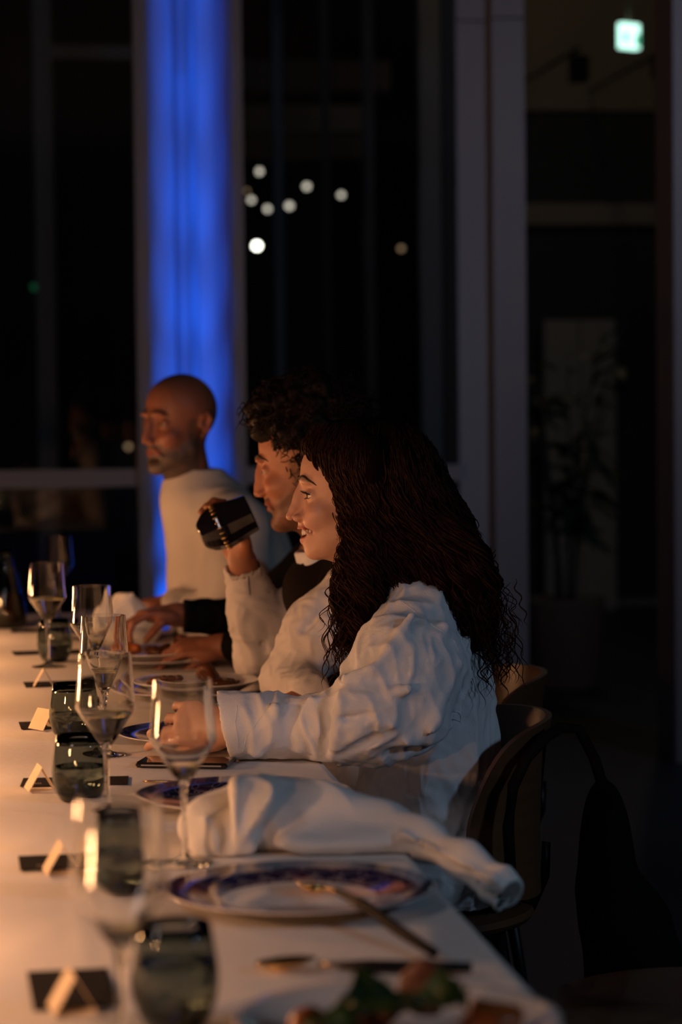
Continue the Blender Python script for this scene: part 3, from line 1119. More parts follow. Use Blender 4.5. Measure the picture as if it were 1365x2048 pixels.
def tent(x, y, rz, label, w=0.05, h=0.036, half=0.021):
    t = empty('place_card', (x, y, 0.752), label, 'place card', 'folded beige place cards', rz)
    for s in (-1, 1):
        b = MB()
        nx_, nz_ = h * 0.0006 / 0.04, half * 0.0006 / 0.04
        b.add([(0, -w / 2, h), (0, w / 2, h), (s * half, w / 2, 0), (s * half, -w / 2, 0),
               (-s * 0.0004, -w / 2, h - 0.0009), (-s * 0.0004, w / 2, h - 0.0009), (s * (half - 0.0009), w / 2, 0), (s * (half - 0.0009), -w / 2, 0)],
              [(0, 1, 2, 3), (4, 7, 6, 5), (0, 3, 7, 4), (1, 5, 6, 2), (0, 4, 5, 1), (3, 2, 6, 7)])
        b.build('leaf', MT['tent'], t, smooth=False, world=False)
    return t


tent(0.056, 2.315, 0.12, 'blurred folded place card standing on the nearest black menu card')
tent(0.062, 3.02, 0.10, 'slim folded place card on the black menu second from the camera')
tent(0.046, 3.695, 0.14, 'sharp folded beige place card touching the half full tumbler')
tent(0.066, 4.405, 0.55, 'brightly lit folded place card left of the dark smoked tumbler')
tent(0.074, 5.10, 0.0, 'shaded folded place card on the fifth black menu card')


# ------------------------------------------------------------------ plates
def charger(x, y, m, label, rz=0.0, z=TZ):
    b = MB()
    b.lathe([(0.0, 0.0), (0.083, 0.0), (0.090, 0.002), (0.125, 0.0095), (0.1575, 0.0172), (0.1585, 0.0185), (0.1575, 0.0195),
             (0.125, 0.0122), (0.0925, 0.0062), (0.087, 0.0048), (0.0, 0.0048)], 96)
    o = b.build('charger_plate', m, None, world=False)
    o.location = (x, y, z)
    o.rotation_euler = (0, 0, rz)
    return tag(o, label, 'plate', 'patterned charger plates')


charger(0.334, 2.785, MT['plate_a'], 'blue and violet patterned charger plate with a fork resting on it')
charger(0.338, 3.49, MT['plate_a'], 'blue patterned charger plate behind the rolled napkin, next to the phone', 0.6)
charger(0.345, 4.185, MT['plate_b'], 'charger plate mostly hidden behind the woman\'s cuff', 0.3)
charger(0.365, 4.86, MT['plate_b'], 'charger plate under the white dinner plate before the curly-haired man', 1.0)
charger(0.330, 5.50, MT['plate_b'], 'charger plate under the dinner plate near the black sleeved hand', 0.2)


def dinner(x, y, z, label, R=0.125, H=0.02):
    b = MB()
    b.lathe([(0.0, 0.0), (R * 0.62, 0.0), (R * 0.70, 0.002), (R * 0.97, H), (R, H + 0.0015), (R * 0.995, H + 0.0035), (R * 0.95, H + 0.002),
             (R * 0.70, 0.006), (R * 0.6, 0.0045), (0.0, 0.0045)], 80)
    o = b.build('dinner_plate', MT['white_china'], None, world=False)
    o.location = (x, y, z)
    return tag(o, label, 'plate', 'white dinner plates')


dinner(0.340, 2.115, TZ, 'large white plate of food cut off at the bottom of the picture', 0.148, 0.027)
dinner(0.378, 4.86, TZ + 0.0098, 'white dinner plate with dark sauce before the curly-haired man', 0.130)
dinner(0.325, 5.50, TZ + 0.0098, 'white dinner plate of food under the two brown hands', 0.130)
charger(0.26, 6.20, MT['plate_b'], 'far charger plate before the bald man', 0.4)


# ------------------------------------------------------------------ food
def lump(name, c, r, m, label, cat, group, seed, rough=0.25, rz=0.0, res=None):
    h = res or min(r) / 6
    f = Field(axis(c[0] - r[0] * 1.5, c[0] + r[0] * 1.5, h), axis(c[1] - r[1] * 1.5, c[1] + r[1] * 1.5, h), axis(c[2] - r[2] * 1.5, c[2] + r[2] * 1.5, h))
    A = np.array([[math.cos(rz), math.sin(rz), 0], [-math.sin(rz), math.cos(rz), 0], [0, 0, 1.0]])
    f.ell(c, np.array(r) * 0.86, A, k=0.004)
    rs = np.random.RandomState(seed)
    for _ in range(6):
        d = rs.normal(size=3)
        d /= np.linalg.norm(d)
        f.ell(np.array(c) + A.T @ (d * np.array(r) * 0.6), np.array(r) * rs.uniform(0.3, 0.5), A, k=min(r) * 0.3)
    V, Q = f.nets()
    N = vnormals(V, Q)
    V = V + N * (waves(V, min(r) * 1.5, seed) * min(r) * rough * 0.4)[:, None]
    V -= np.array(c)
    o = obj(name, make_quads(name, V, Q, m))
    o.location = c
    return tag(o, label, cat, group)


def salad_leaf(p, size, rz, tilt, label, m=None, group='salad leaves on the plates'):
    n, k = 13, 7
    V, Fc = [], []
    for i in range(n):
        f = i / (n - 1)
        w = size * 0.36 * math.sin(PI * (0.06 + 0.92 * f)) ** 0.7 * (1 + 0.18 * math.sin(f * 23))
        for j in range(k):
            g = j / (k - 1) * 2 - 1
            V.append((size * (f - 0.5), w * g, 0.25 * size * (abs(g) ** 1.5) * 0.6 + 0.09 * size * math.sin(f * 9 + g * 4) + 0.10 * size * math.sin(PI * f)))
    for i in range(n - 1):
        for j in range(k - 1):
            Fc.append((i * k + j, (i + 1) * k + j, (i + 1) * k + j + 1, i * k + j + 1))
    me = make_mesh('salad_leaf', V, Fc, m or MT['leaf_food'])
    o = obj('salad_leaf', me)
    o.location = p
    o.rotation_euler = (tilt, 0.1, rz)
    sm = o.modifiers.new('thickness', 'SOLIDIFY')
    sm.thickness = 0.0008
    return tag(o, label, 'salad leaf', group)


FG = 'pieces of food on the nearest plate'
lump('roast_chunk', (0.372, 2.165, 0.792), (0.030, 0.022, 0.024), MT['meat'], 'tall orange-brown roast piece at the back of the nearest plate', 'food', FG, 5, 0.5)
lump('roast_chunk', (0.315, 2.150, 0.776), (0.036, 0.026, 0.018), MT['meat'], 'flat brown roast piece left of the tall one, nearest plate', 'food', FG, 6, 0.5)
lump('roast_chunk', (0.42, 2.10, 0.778), (0.030, 0.030, 0.018), MT['carrot'], 'orange roast vegetable at the right of the nearest plate', 'food', FG, 7, 0.5)
lump('roast_chunk', (0.262, 2.120, 0.775), (0.024, 0.024, 0.017), MT['carrot'], 'orange roast vegetable at the left of the nearest plate', 'food', FG, 8, 0.5)
salad_leaf((0.325, 2.105, 0.788), 0.085, 0.4, 0.2, 'green salad leaf in the middle of the nearest plate')
salad_leaf((0.368, 2.075, 0.800), 0.07, 2.2, -0.2, 'darker green leaf overlapping the middle one, nearest plate')
salad_leaf((0.275, 2.065, 0.782), 0.06, -0.7, 0.1, 'small green leaf at the left on the nearest plate')
G2 = 'food on the far plates'
lump('roast_chunk', (0.400, 4.905, 0.794), (0.022, 0.020, 0.022), MT['meat'], 'dark ragged piece of food standing on the curly-haired man\'s plate', 'food', G2, 9, 1.6)
lump('roast_chunk', (0.430, 4.86, 0.777), (0.036, 0.030, 0.010), MT['sauce'], 'dark sauce puddle at the right of the curly-haired man\'s plate', 'food', G2, 10, 0.3)
lump('roast_chunk', (0.320, 4.87, 0.780), (0.040, 0.030, 0.012), MT['meat'], 'low brown food at the left of the curly-haired man\'s plate', 'food', G2, 11, 0.6)
lump('roast_chunk', (0.275, 5.50, 0.785), (0.030, 0.024, 0.018), MT['carrot'], 'orange vegetables under the black sleeved hand', 'food', G2, 12, 0.6)
lump('roast_chunk', (0.345, 5.48, 0.782), (0.040, 0.030, 0.015), MT['sauce'], 'dark brown food in the middle of the plate under the hands', 'food', G2, 13, 0.5)
lump('roast_chunk', (0.400, 5.54, 0.796), (0.030, 0.024, 0.022), MT['meat'], 'reddish brown food at the right of the plate under the hands', 'food', G2, 14, 0.6)


# ------------------------------------------------------------------ cutlery, phone
def cutlery(name, head, neck_pts, handle_pts, label, kind):
    t = empty(name, (head[0], head[1], TZ), label, kind, 'gold cutlery with dark handles')
    h = Vector(head)
    d = (Vector(neck_pts[0]) - h).normalized()
    sd = Vector((-d.y, d.x, 0)).normalized()
    up = sd.cross(d) * -1
    if up.z < 0:
        up = -up
    b = MB()
    if kind == 'fork':
        for i in range(4):
            o = (i - 1.5) * 0.0062
            b.tube([h + sd * o * 1.05 + up * 0.004, h + sd * o + d * 0.022 + up * -0.001, h + sd * o + d * 0.046], [0.0008, 0.0016, 0.0018], 6)
        b.tube([h + d * 0.044 + sd * -0.0105, h + d * 0.045, h + d * 0.044 + sd * 0.0105], [0.002, 0.0032, 0.002], 8)
        V, Fc = [], []
        for i in range(8):
            f = i / 7
            w = 0.0118 * (1 - f) ** 0.6 + 0.0028
            z = -0.0035 * math.sin(PI * f)
            for j in range(5):
                g = j / 2 - 1
                V.append(h + d * (0.043 + 0.032 * f) + sd * w * g + up * (z + 0.0022 * g * g))
            for j in range(5):
                g = j / 2 - 1
                V.append(h + d * (0.043 + 0.032 * f) + sd * w * g + up * (z + 0.0022 * g * g - 0.002))
        for i in range(7):
            for j in range(4):
                k = i * 10 + j
                Fc += [(k, k + 10, k + 11, k + 1), (k + 5, k + 6, k + 16, k + 15)]
            k = i * 10
            Fc += [(k, k + 5, k + 15, k + 10), (k + 4, k + 14, k + 19, k + 9)]
        b.add(V, Fc)
    elif kind == 'spoon':
        V, Fc = [], []
        n, k = 12, 9
        for lay in (0, 1):
            for i in range(n):
                f = i / (n - 1)
                w = 0.021 * math.sin(PI * min(1, 0.04 + 0.93 * f)) ** 0.62
                for j in range(k):
                    g = j / (k - 1) * 2 - 1
                    V.append(h + d * 0.062 * f + sd * w * g + up * (0.009 * (g * g - 1) * math.sin(PI * f) + 0.006 - 0.0012 * lay))
        for lay in (0, 1):
            o = lay * n * k
            for i in range(n - 1):
                for j in range(k - 1):
                    Fc.append((o + i * k + j, o + (i + 1) * k + j, o + (i + 1) * k + j + 1, o + i * k + j + 1))
        for i in range(n - 1):
            for j in (0, k - 1):
                Fc.append((i * k + j, (i + 1) * k + j, n * k + (i + 1) * k + j, n * k + i * k + j))
        b.add(V, Fc)
    else:
        V, Fc = [], []
        for i in range(12):
            f = i / 11
            w = 0.0095 * min(1, (f * 5 + 0.1)) ** 0.5
            V += [h + d * 0.105 * f - sd * w * 0.4 + up * 0.0012, h + d * 0.105 * f + sd * w + up * 0.0004, h + d * 0.105 * f + sd * w - up * 0.0002, h + d * 0.105 * f - sd * w * 0.4 - up * 0.0012]
        for i in range(11):
            for j in range(4):
                k = i * 4
                Fc.append((k + j, k + (j + 1) % 4, k + 4 + (j + 1) % 4, k + 4 + j))
        Fc += [(0, 1, 2, 3), (47, 46, 45, 44)]
        b.add(V, Fc)
    hd = b.build({'fork': 'tines', 'spoon': 'bowl', 'knife': 'blade'}[kind], MT['gold'], t)
    b = MB()
    b.tube(neck_pts, [0.0030, 0.0026, 0.0036][:len(neck_pts)] if len(neck_pts) == 3 else 0.003, 10)
    b.build('neck', MT['gold'], t)
    b = MB()
    b.tube(handle_pts, [0.0040] + [0.0064] * (len(handle_pts) - 2) + [0.0054], 12)
    b.build('handle', MT['handle'], t)
    return t


cutlery('dinner_fork', (0.343, 2.835, 0.7640), [(0.3575, 2.762, 0.7668), (0.362, 2.738, 0.7735), (0.368, 2.712, 0.7755)],
        [(0.3675, 2.714, 0.7755), (0.388, 2.645, 0.7735), (0.412, 2.55, 0.7640), (0.436, 2.462, 0.7575)],
        'gold fork with dark handle leaning on the patterned plate', 'fork')
cutlery('serving_spoon', (0.248, 2.448, 0.7525), [(0.310, 2.432, 0.7585), (0.322, 2.429, 0.7575), (0.334, 2.426, 0.757)],
        [(0.330, 2.427, 0.757), (0.36, 2.418, 0.757), (0.42, 2.402, 0.757), (0.462, 2.392, 0.757)],
        'gold spoon with long black handle beyond the nearest plate', 'spoon')
cutlery('table_knife', (0.205, 3.735, 0.7525), [(0.305, 3.70, 0.7535), (0.312, 3.697, 0.755), (0.32, 3.694, 0.756)],
        [(0.318, 3.695, 0.756), (0.35, 3.684, 0.756), (0.40, 3.666, 0.756), (0.43, 3.656, 0.7555)],
        'dark knife lying between the phone and the patterned plate', 'knife')

t = empty('smartphone', (0.285, 3.905, TZ), 'dark smartphone lying face up beside the woman\'s cuff', 'phone', rz=-0.30)
b = MB()
b.box((-0.076, -0.038, 0.0), (0.076, 0.038, 0.0085), 0.003)
b.build('body', MT['phone'], t, smooth=False, world=False)
b = MB()
b.box((-0.074, -0.036, 0.0085), (0.074, 0.036, 0.0092), 0.0003)
b.build('screen', MT['phone_glass'], t, smooth=False, world=False)
b = MB()
b.box((-0.066, -0.0388, 0.0035), (0.066, -0.0378, 0.0055))
b.build('edge_band', MT['phone_edge'], t, smooth=False, world=False)


# ------------------------------------------------------------------ napkins
def sheet(name, rows, m, label, thick=0.0016, sub=2, group='white linen napkins'):
    """cloth lofted through rows of points"""
    k = len(rows[0])
    V = [p for r in rows for p in r]
    Fc = [(i * k + j, i * k + j + 1, (i + 1) * k + j + 1, (i + 1) * k + j) for i in range(len(rows) - 1) for j in range(k - 1)]
    me = make_mesh(name, V, Fc, m)
    o = obj(name, me)
    s = o.modifiers.new('subd', 'SUBSURF')
    s.levels = s.render_levels = sub
    s = o.modifiers.new('thick', 'SOLIDIFY')
    s.thickness = thick
    s.offset = 0
    return o


def field_obj(name, f, m, parent=None, it=1, disp=None):
    V, Q = f.nets()
    V = relax(V, Q, it)
    if disp is not None:
        V = V + vnormals(V, Q) * disp(V)[:, None]
    return obj(name, make_quads(name, V, Q, m), parent)


# ------------------------------------------------------------------ people
def vec(*a):
    return np.array(a, float)


def unit(v):
    v = np.array(v, float)
    return v / np.linalg.norm(v)


def head(f, fr, kind):
    """skull, face, nose, lips, lids and neck root in a head frame; kind 'w' smiling woman, 'm' man, 'b' bald man"""
    k = fr.k

    def E(c, r, kk=10, op='u', tilt=None):
        A = fr.A
        if tilt:
            a, b, w = tilt
            w = math.radians(w)
            A = A.copy()
            ra, rb = A[a].copy(), A[b].copy()
            A[a] = ra * math.cos(w) + rb * math.sin(w)
            A[b] = rb * math.cos(w) - ra * math.sin(w)
        f.ell(fr.pt(*c), np.array(r) * k, A, kk * k, op)

    def Cc(a, b, ra, rb, kk=8, op='u'):
        f.cap(fr.pt(*a), fr.pt(*b), ra * k, rb * k, kk * k, op)
    man = kind != 'w'
    E((-86 if not man else -92, 0, 32), (92, 73, 86))
    E((-62 if not man else -69, 0, 44), (64, 62, 58), 16)   # forehead
    E((-50, 0, -32), (53, 56, 74), 22)                      # face block
    if man:
        E((-44, 0, -84), (46, 52, 34), 20)                  # jaw
        Cc((-70, 50, -62), (-14, 17, -102), 14, 12, 18)
        Cc((-70, -50, -62), (-14, -17, -102), 14, 12, 18)
        E((-15, 0, -102), (16, 22, 15), 14)
    else:
        E((-44, 0, -80), (42, 45, 32), 20)
        Cc((-70, 44, -60), (-18, 13, -98), 12, 10, 18)
        Cc((-70, -44, -60), (-18, -13, -98), 12, 10, 18)
        E((-13, 0, -99), (13, 17, 12), 12)
    for s in (-1, 1):
        E((-22, s * 37, -31), (21, 19, 17), 18)             # cheekbone
        if kind == 'w':
            E((-12, s * 30, -46), (17, 14, 15), 12)         # cheek lifted by the smile
        E((-2, s * 22, 25), (12, 21, 7), 10, tilt=(1, 2, -8 * s))   # brow
        E((12, s * 31, 2), (17, 17, 12.5), 12, 's')         # socket
    # nose
    E((4, 0, -20), (14, 8.5, 30), 8, tilt=(0, 2, -14))
    E((4, 0, -38), (12, 15, 10), 8)
    Cc((6, 0, 14), (20 if not man else 18, 0, -24), 6.0, 7.0, 10)
    Cc((20, 0, -24), (26.5 if not man else 22.5, 0, -37), 7.0, 8.0 if not man else 8.4, 5)
    for s in (-1, 1):
        E((13.5, s * 10.5, -40.5), (9, 6.4, 7.0), 3.5)
        E((17, s * 6.8, -47.0), (6.0, 3.2, 3.6), 2, 's')    # nostril
    # mouth
    E((-8, 0, -66), (18, 26, 24), 14)
    Cc((9, 0, -50), (9.5, 0, -57), 3.0, 3.0, 5)
    if kind == 'w':
        for s in (-1, 1):
            Cc((9.0, 0, -59.0), (-1, s * 18, -57.5), 4.2, 2.6, 4)
            Cc((-1, s * 18, -57.5), (-9.5, s * 26, -59), 2.6, 1.6, 4)
            Cc((3.4, 0, -79.5), (-2, s * 15, -75.0), 5.8, 4.0, 4)
            Cc((-2, s * 15, -75.0), (-9.5, s * 26, -61.5), 4.0, 1.8, 4)
        E((3, 0, -67.0), (17, 25, 7.2), 3, 's')
        for s in (-1, 1):
            Cc((5, s * 10, -66.5), (-8.0, s * 26, -61.5), 7.0, 2.8, 2, 's')
            Cc((6, s * 16, -48), (-8, s * 32, -62), 1.5, 2.0, 9, 's')   # smile fold
    else:
        for s in (-1, 1):
            Cc((8.5, 0, -61.5), (-4, s * 23, -65), 4.2, 2.0, 5)
            Cc((6.0, 0, -71.5), (-4, s * 22, -66.5), 4.8, 2.0, 5)
            Cc((7, s * 13, -47), (-7, s * 30, -70), 1.5, 1.5, 9, 's')
        E((14, 0, -66.3), (10, 22, 1.1), 2, 's')
        E((-2, 0, -86), (12, 18, 6), 10, 's')
        E((-9, 0, -104), (18, 24, 14), 14)
    # lids around the eyeballs
    for s in (-1, 1):
        ec = (-13, s * 31, 0)
        E(ec, (14.2, 14.6, 13.8), 4)
        op = {'w': 4.2, 'm': 3.0, 'b': 2.0}[kind]
        E((-3, s * 32, -0.6), (14, 11.5, op), 2, 's', tilt=(0, 1, 18 * s))
    if man:
        for s in (-1, 1):                                   # ears
            A = ((-88, s * 72, -8), (-93, s * 80, 14), (-104, s * 84, 22), (-113, s * 84, 8), (-107, s * 80, -18), (-94, s * 74, -32))
            for i in range(5):
                Cc(A[i], A[i + 1], 4.2, 4.2, 4)
            E((-101, s * 76, -2), (12, 5, 24), 5)
            E((-97, s * 81, 0), (6, 4, 11), 4, 's')
            E((-93, s * 76, -31), (5, 4, 7), 4)


def eyes(fr, parent, look=0.0, m_iris='iris', m_white='eyewhite'):
    for s in (-1, 1):
        c = fr.pt(-13, s * 31, 0)
        d = unit(fr.f + look * fr.l)
        n, k = 24, 14
        b = MB()
        ax = unit(np.cross(d, fr.u))
        ay = np.cross(ax, d)
        prof = [(12.3 * math.sin(PI * i / k), 12.3 * math.cos(PI * i / k)) for i in range(k + 1)]
        V = [c + fr.k * (d * z + r * (ax * math.cos(2 * PI * j / n) + ay * math.sin(2 * PI * j / n))) for r, z in prof for j in range(n)]
        Fc = [(i * n + j, i * n + (j + 1) % n, (i + 1) * n + (j + 1) % n, (i + 1) * n + j) for i in range(k) for j in range(n)]
        b.add(V, Fc)
        e = b.build('eye', MT[m_white], parent)
        b = MB()
        prof = [(0.01, 13.0), (3.0, 12.75), (5.6, 11.6), (5.9, 11.0)]
        V = [c + fr.k * (d * z + r * (ax * math.cos(2 * PI * j / n) + ay * math.sin(2 * PI * j / n))) for r, z in prof for j in range(n)]
        Fc = [(i * n + j, i * n + (j + 1) % n, (i + 1) * n + (j + 1) % n, (i + 1) * n + j) for i in range(3) for j in range(n)]
        b.add(V, Fc)
        b.build('iris', MT[m_iris], e)


def snap(field, p, d, reach=0.02):
    """move a point along d until it sits on the surface"""
    t = np.linspace(reach, -reach, 161)
    P = p[None] + t[:, None] * d[None]
    v = field.at(P)
    i = np.argmax(v < 0)
    return P[i]


def brows(fr, f, parent, w=1.0):
    for s in (-1, 1):
        b = MB()
        pts, rad = [], []
        for i in range(9):
            q = i / 8 * 1.16
            l = s * (11 + 36 * q)
            u = 25 + 8.5 * math.sin(PI * min(1, q * 0.82 + 0.05)) - 6 * q * q
            p = fr.pt(8 - 14 * q * q, l, u)
            p = snap(f, p, unit(fr.f + 0.55 * q * s * fr.l))
            pts.append(tuple(p + 0.0002 * fr.f))
            rad.append((0.0030 if i not in (0, 8) else 0.0012) * (1.0 - 0.5 * q) * w)
        b.tube(pts, rad, 8)
        b.build('eyebrow', MT['brow'], parent)


def lashes(fr, parent):
    for s in (-1, 1):
        b = MB()
        for i in range(15):
            q = i / 14
            a = math.radians(-62 + 112 * q)
            base = vec(-13 + 13.6 * math.cos(a), s * (31 + 13.4 * math.sin(a)), 3.6 + 1.2 * math.sin(PI * q) - 2.4 * q)
            out = vec(math.cos(a), s * math.sin(a), 0)
            L = 8.5 + 3 * math.sin(PI * q)
            p = [base, base + out * L * 0.5 + vec(0, 0, 1.0), base + out * L * 0.9 + vec(0, 0, 4.2)]
            b.tube([tuple(fr.pt(*x)) for x in p], [0.0009, 0.0006, 0.0002], 5)
        for i in range(11):      # liner along the upper lid
            pass
        pts = []
        for i in range(12):
            q = i / 11
            a = math.radians(-66 + 124 * q)
            pts.append(tuple(fr.pt(-13 + 14.0 * math.cos(a), s * (31 + 14.0 * math.sin(a)), 4.0 + 1.0 * math.sin(PI * q) - 2.6 * q)))
        b.tube(pts, 0.0010, 6)
        for i in range(9):
            q = i / 8
            a = math.radians(-40 + 90 * q)
            base = vec(-13 + 13.2 * math.cos(a), s * (31 + 13.2 * math.sin(a)), -4.6)
            out = vec(math.cos(a), s * math.sin(a), 0)
            b.tube([tuple(fr.pt(*base)), tuple(fr.pt(*(base + out * 4 + vec(0, 0, -2.2))))], [0.0005, 0.0002], 5)
        b.build('eyelashes', MT['brow'], parent)


def teeth(fr, parent):
    for row, (u0, u1) in (('upper', (-60.0, -70.5)),):
        for i in range(10):
            q = (i - 4.5) / 4.5
            a = q * math.radians(68)
            rad = 21.0
            cx, cy = -14.5 + rad * math.cos(a), rad * math.sin(a)
            w = 3.5 if abs(q) > 0.3 else 4.4
            t = (-math.sin(a), math.cos(a))
            n = (math.cos(a), math.sin(a))
            V = []
            h = (u1 + (1.2 if abs(q) > 0.5 else 0) + (0.7 if 0.2 < abs(q) < 0.4 else 0))
            for du, ww, dn in ((u0, 0.95, 0.0), ((u0 + h) / 2, 1.0, 0.7), (h, 0.8, 0.0)):
                for sgn in (-1, 1):
                    V.append(fr.pt(cx + t[0] * w * ww * 0.55 * sgn + n[0] * dn, cy + t[1] * w * ww * 0.55 * sgn + n[1] * dn, du))
            for du, ww, dn in ((u0, 0.95, -3.0), ((u0 + h) / 2, 1.0, -3.0), (h, 0.8, -2.0)):
                for sgn in (-1, 1):
                    V.append(fr.pt(cx + t[0] * w * ww * 0.5 * sgn + n[0] * dn, cy + t[1] * w * ww * 0.5 * sgn + n[1] * dn, du))
            b = MB()
            b.add(V, [(0, 2, 3, 1), (2, 4, 5, 3), (6, 7, 9, 8), (8, 9, 11, 10), (0, 6, 8, 2), (2, 8, 10, 4), (1, 3, 9, 7), (3, 5, 11, 9), (4, 10, 11, 5), (0, 1, 7, 6)])
            b.build('tooth', MT['teeth'], parent)


def hand(f, wrist, d, pn, side, curls, thumb=(0.6, 0.5, 0.3), spread=0.05, k=0.005, size=1.0):
    """palm and five fingers; d finger direction, pn palm normal, side +1 puts the thumb along cross(d, pn)"""
    d = unit(d)
    pn = unit(pn - np.dot(pn, d) * d)
    x = np.cross(d, pn) * side            # towards the thumb
    S = size
    w = np.array(wrist, float)
    A = np.stack([d, x, pn])
    f.ell(w + d * 0.048 * S, vec(0.052, 0.040, 0.0155) * S, A, k=0.012)
    f.cap(w, w + d * 0.03 * S, 0.0245 * S, 0.022 * S, k=0.012)
    f.ell(w + d * 0.032 * S + x * 0.022 * S + pn * 0.010 * S, vec(0.030, 0.016, 0.014) * S, A, k=0.010)
    f.ell(w + d * 0.036 * S - x * 0.024 * S + pn * 0.008 * S, vec(0.034, 0.013, 0.012) * S, A, k=0.010)
    tips = []
    L = [(0.042, 0.026, 0.022), (0.046, 0.030, 0.024), (0.043, 0.028, 0.023), (0.034, 0.021, 0.020)]
    R = [0.0088, 0.0090, 0.0084, 0.0074]
    for i in range(4):
        off = (0.0285 - 0.019 * i) * S
        base = w + d * (0.088 - 0.004 * abs(i - 1) - (0.006 if i == 3 else 0)) * S + x * off
        dirv = unit(d + x * spread * (1.5 - i))
        n = pn.copy()
        p = base
        r = R[i] * S
        f.cap(w + d * 0.045 * S + x * off * 0.8, p, r * 1.05, r * 1.08, k=0.008)
        for j in range(3):
            c = curls[i][j]
            nd_ = dirv * math.cos(c) + n * math.sin(c)
            n = unit(n * math.cos(c) - dirv * math.sin(c))
            dirv = nd_
            q = p + dirv * L[i][j] * S
            f.cap(p, q, r, r * 0.91, k=0.003)
            r *= 0.90
            p = q
        tips.append(p)
    a, c1, c2 = thumb
    t0 = w + d * 0.022 * S + x * 0.022 * S + pn * 0.006 * S
    dv = unit(d * math.cos(a) + x * math.sin(a) + pn * 0.35)
    p1 = t0 + dv * 0.040 * S
    f.cap(t0, p1, 0.0125 * S, 0.0105 * S, k=0.008)
    dv2 = unit(dv * math.cos(c1) - x * math.sin(c1) * 0.6 + pn * math.sin(c1))
    p2 = p1 + dv2 * 0.031 * S
    f.cap(p1, p2, 0.0102 * S, 0.0092 * S, k=0.003)
    dv3 = unit(dv2 * math.cos(c2) - x * math.sin(c2) * 0.7 + pn * math.sin(c2) * 0.7)
    p3 = p2 + dv3 * 0.025 * S
    f.cap(p2, p3, 0.0092 * S, 0.0076 * S, k=0.003)
    return tips + [p3]


def lower_body(root, hips, facing, y, x_knee, mat_tr='trousers', spread=0.10):
    """seated hips, legs and shoes under the table"""
    hx, hy, hz = hips
    f = Field(axis(x_knee - 0.2, hx + 0.2, 0.012), axis(hy - 0.3, hy + 0.3, 0.012), axis(0.03, hz + 0.16, 0.012))
    f.ell((hx, hy, hz), (0.15, 0.175, 0.10), k=0.03)
    for s in (-1, 1):
        hip = vec(hx - 0.02, hy + s * 0.09, hz - 0.01)
        knee = vec(x_knee, hy + s * (0.07 + spread * 0.4), 0.50)
        ank = vec(x_knee + 0.04, hy + s * (0.07 + spread * 0.4), 0.10)
        f.cap(hip, knee, 0.085, 0.062, k=0.04)
        f.cap(knee, ank, 0.060, 0.046, k=0.03)
    field_obj('trousers', f, MT[mat_tr], root, 1)
    for s in (-1, 1):
        g = Field(axis(x_knee - 0.22, x_knee + 0.14, 0.008), axis(hy + s * (0.07 + spread * 0.4) - 0.07, hy + s * (0.07 + spread * 0.4) + 0.07, 0.008), axis(-0.02, 0.16, 0.008))
        yy = hy + s * (0.07 + spread * 0.4)
        g.cap((x_knee + 0.05, yy, 0.045), (x_knee - 0.13, yy, 0.034), 0.045, 0.036, k=0.02)
        g.cap((x_knee + 0.04, yy, 0.06), (x_knee + 0.04, yy, 0.12), 0.042, 0.044, k=0.02)
        g.half((0, 0, 0.003), (0, 0, -1))
        field_obj('shoe', g, MT['shoe'], root, 1)


def body_legs(f, hips, x_knee, spread=0.10):
    hx, hy, hz = hips
    f.ell((hx, hy, hz), (0.13, 0.155, 0.085), k=0.03)
    for s in (-1, 1):
        yy = hy + s * (0.07 + spread * 0.4)
        f.cap((hx - 0.02, hy + s * 0.09, hz - 0.01), (x_knee, yy, 0.50), 0.070, 0.048, k=0.04)
        f.cap((x_knee, yy, 0.50), (x_knee + 0.04, yy, 0.09), 0.046, 0.032, k=0.03)
        f.cap((x_knee + 0.05, yy, 0.05), (x_knee - 0.11, yy, 0.035), 0.03, 0.024, k=0.02)


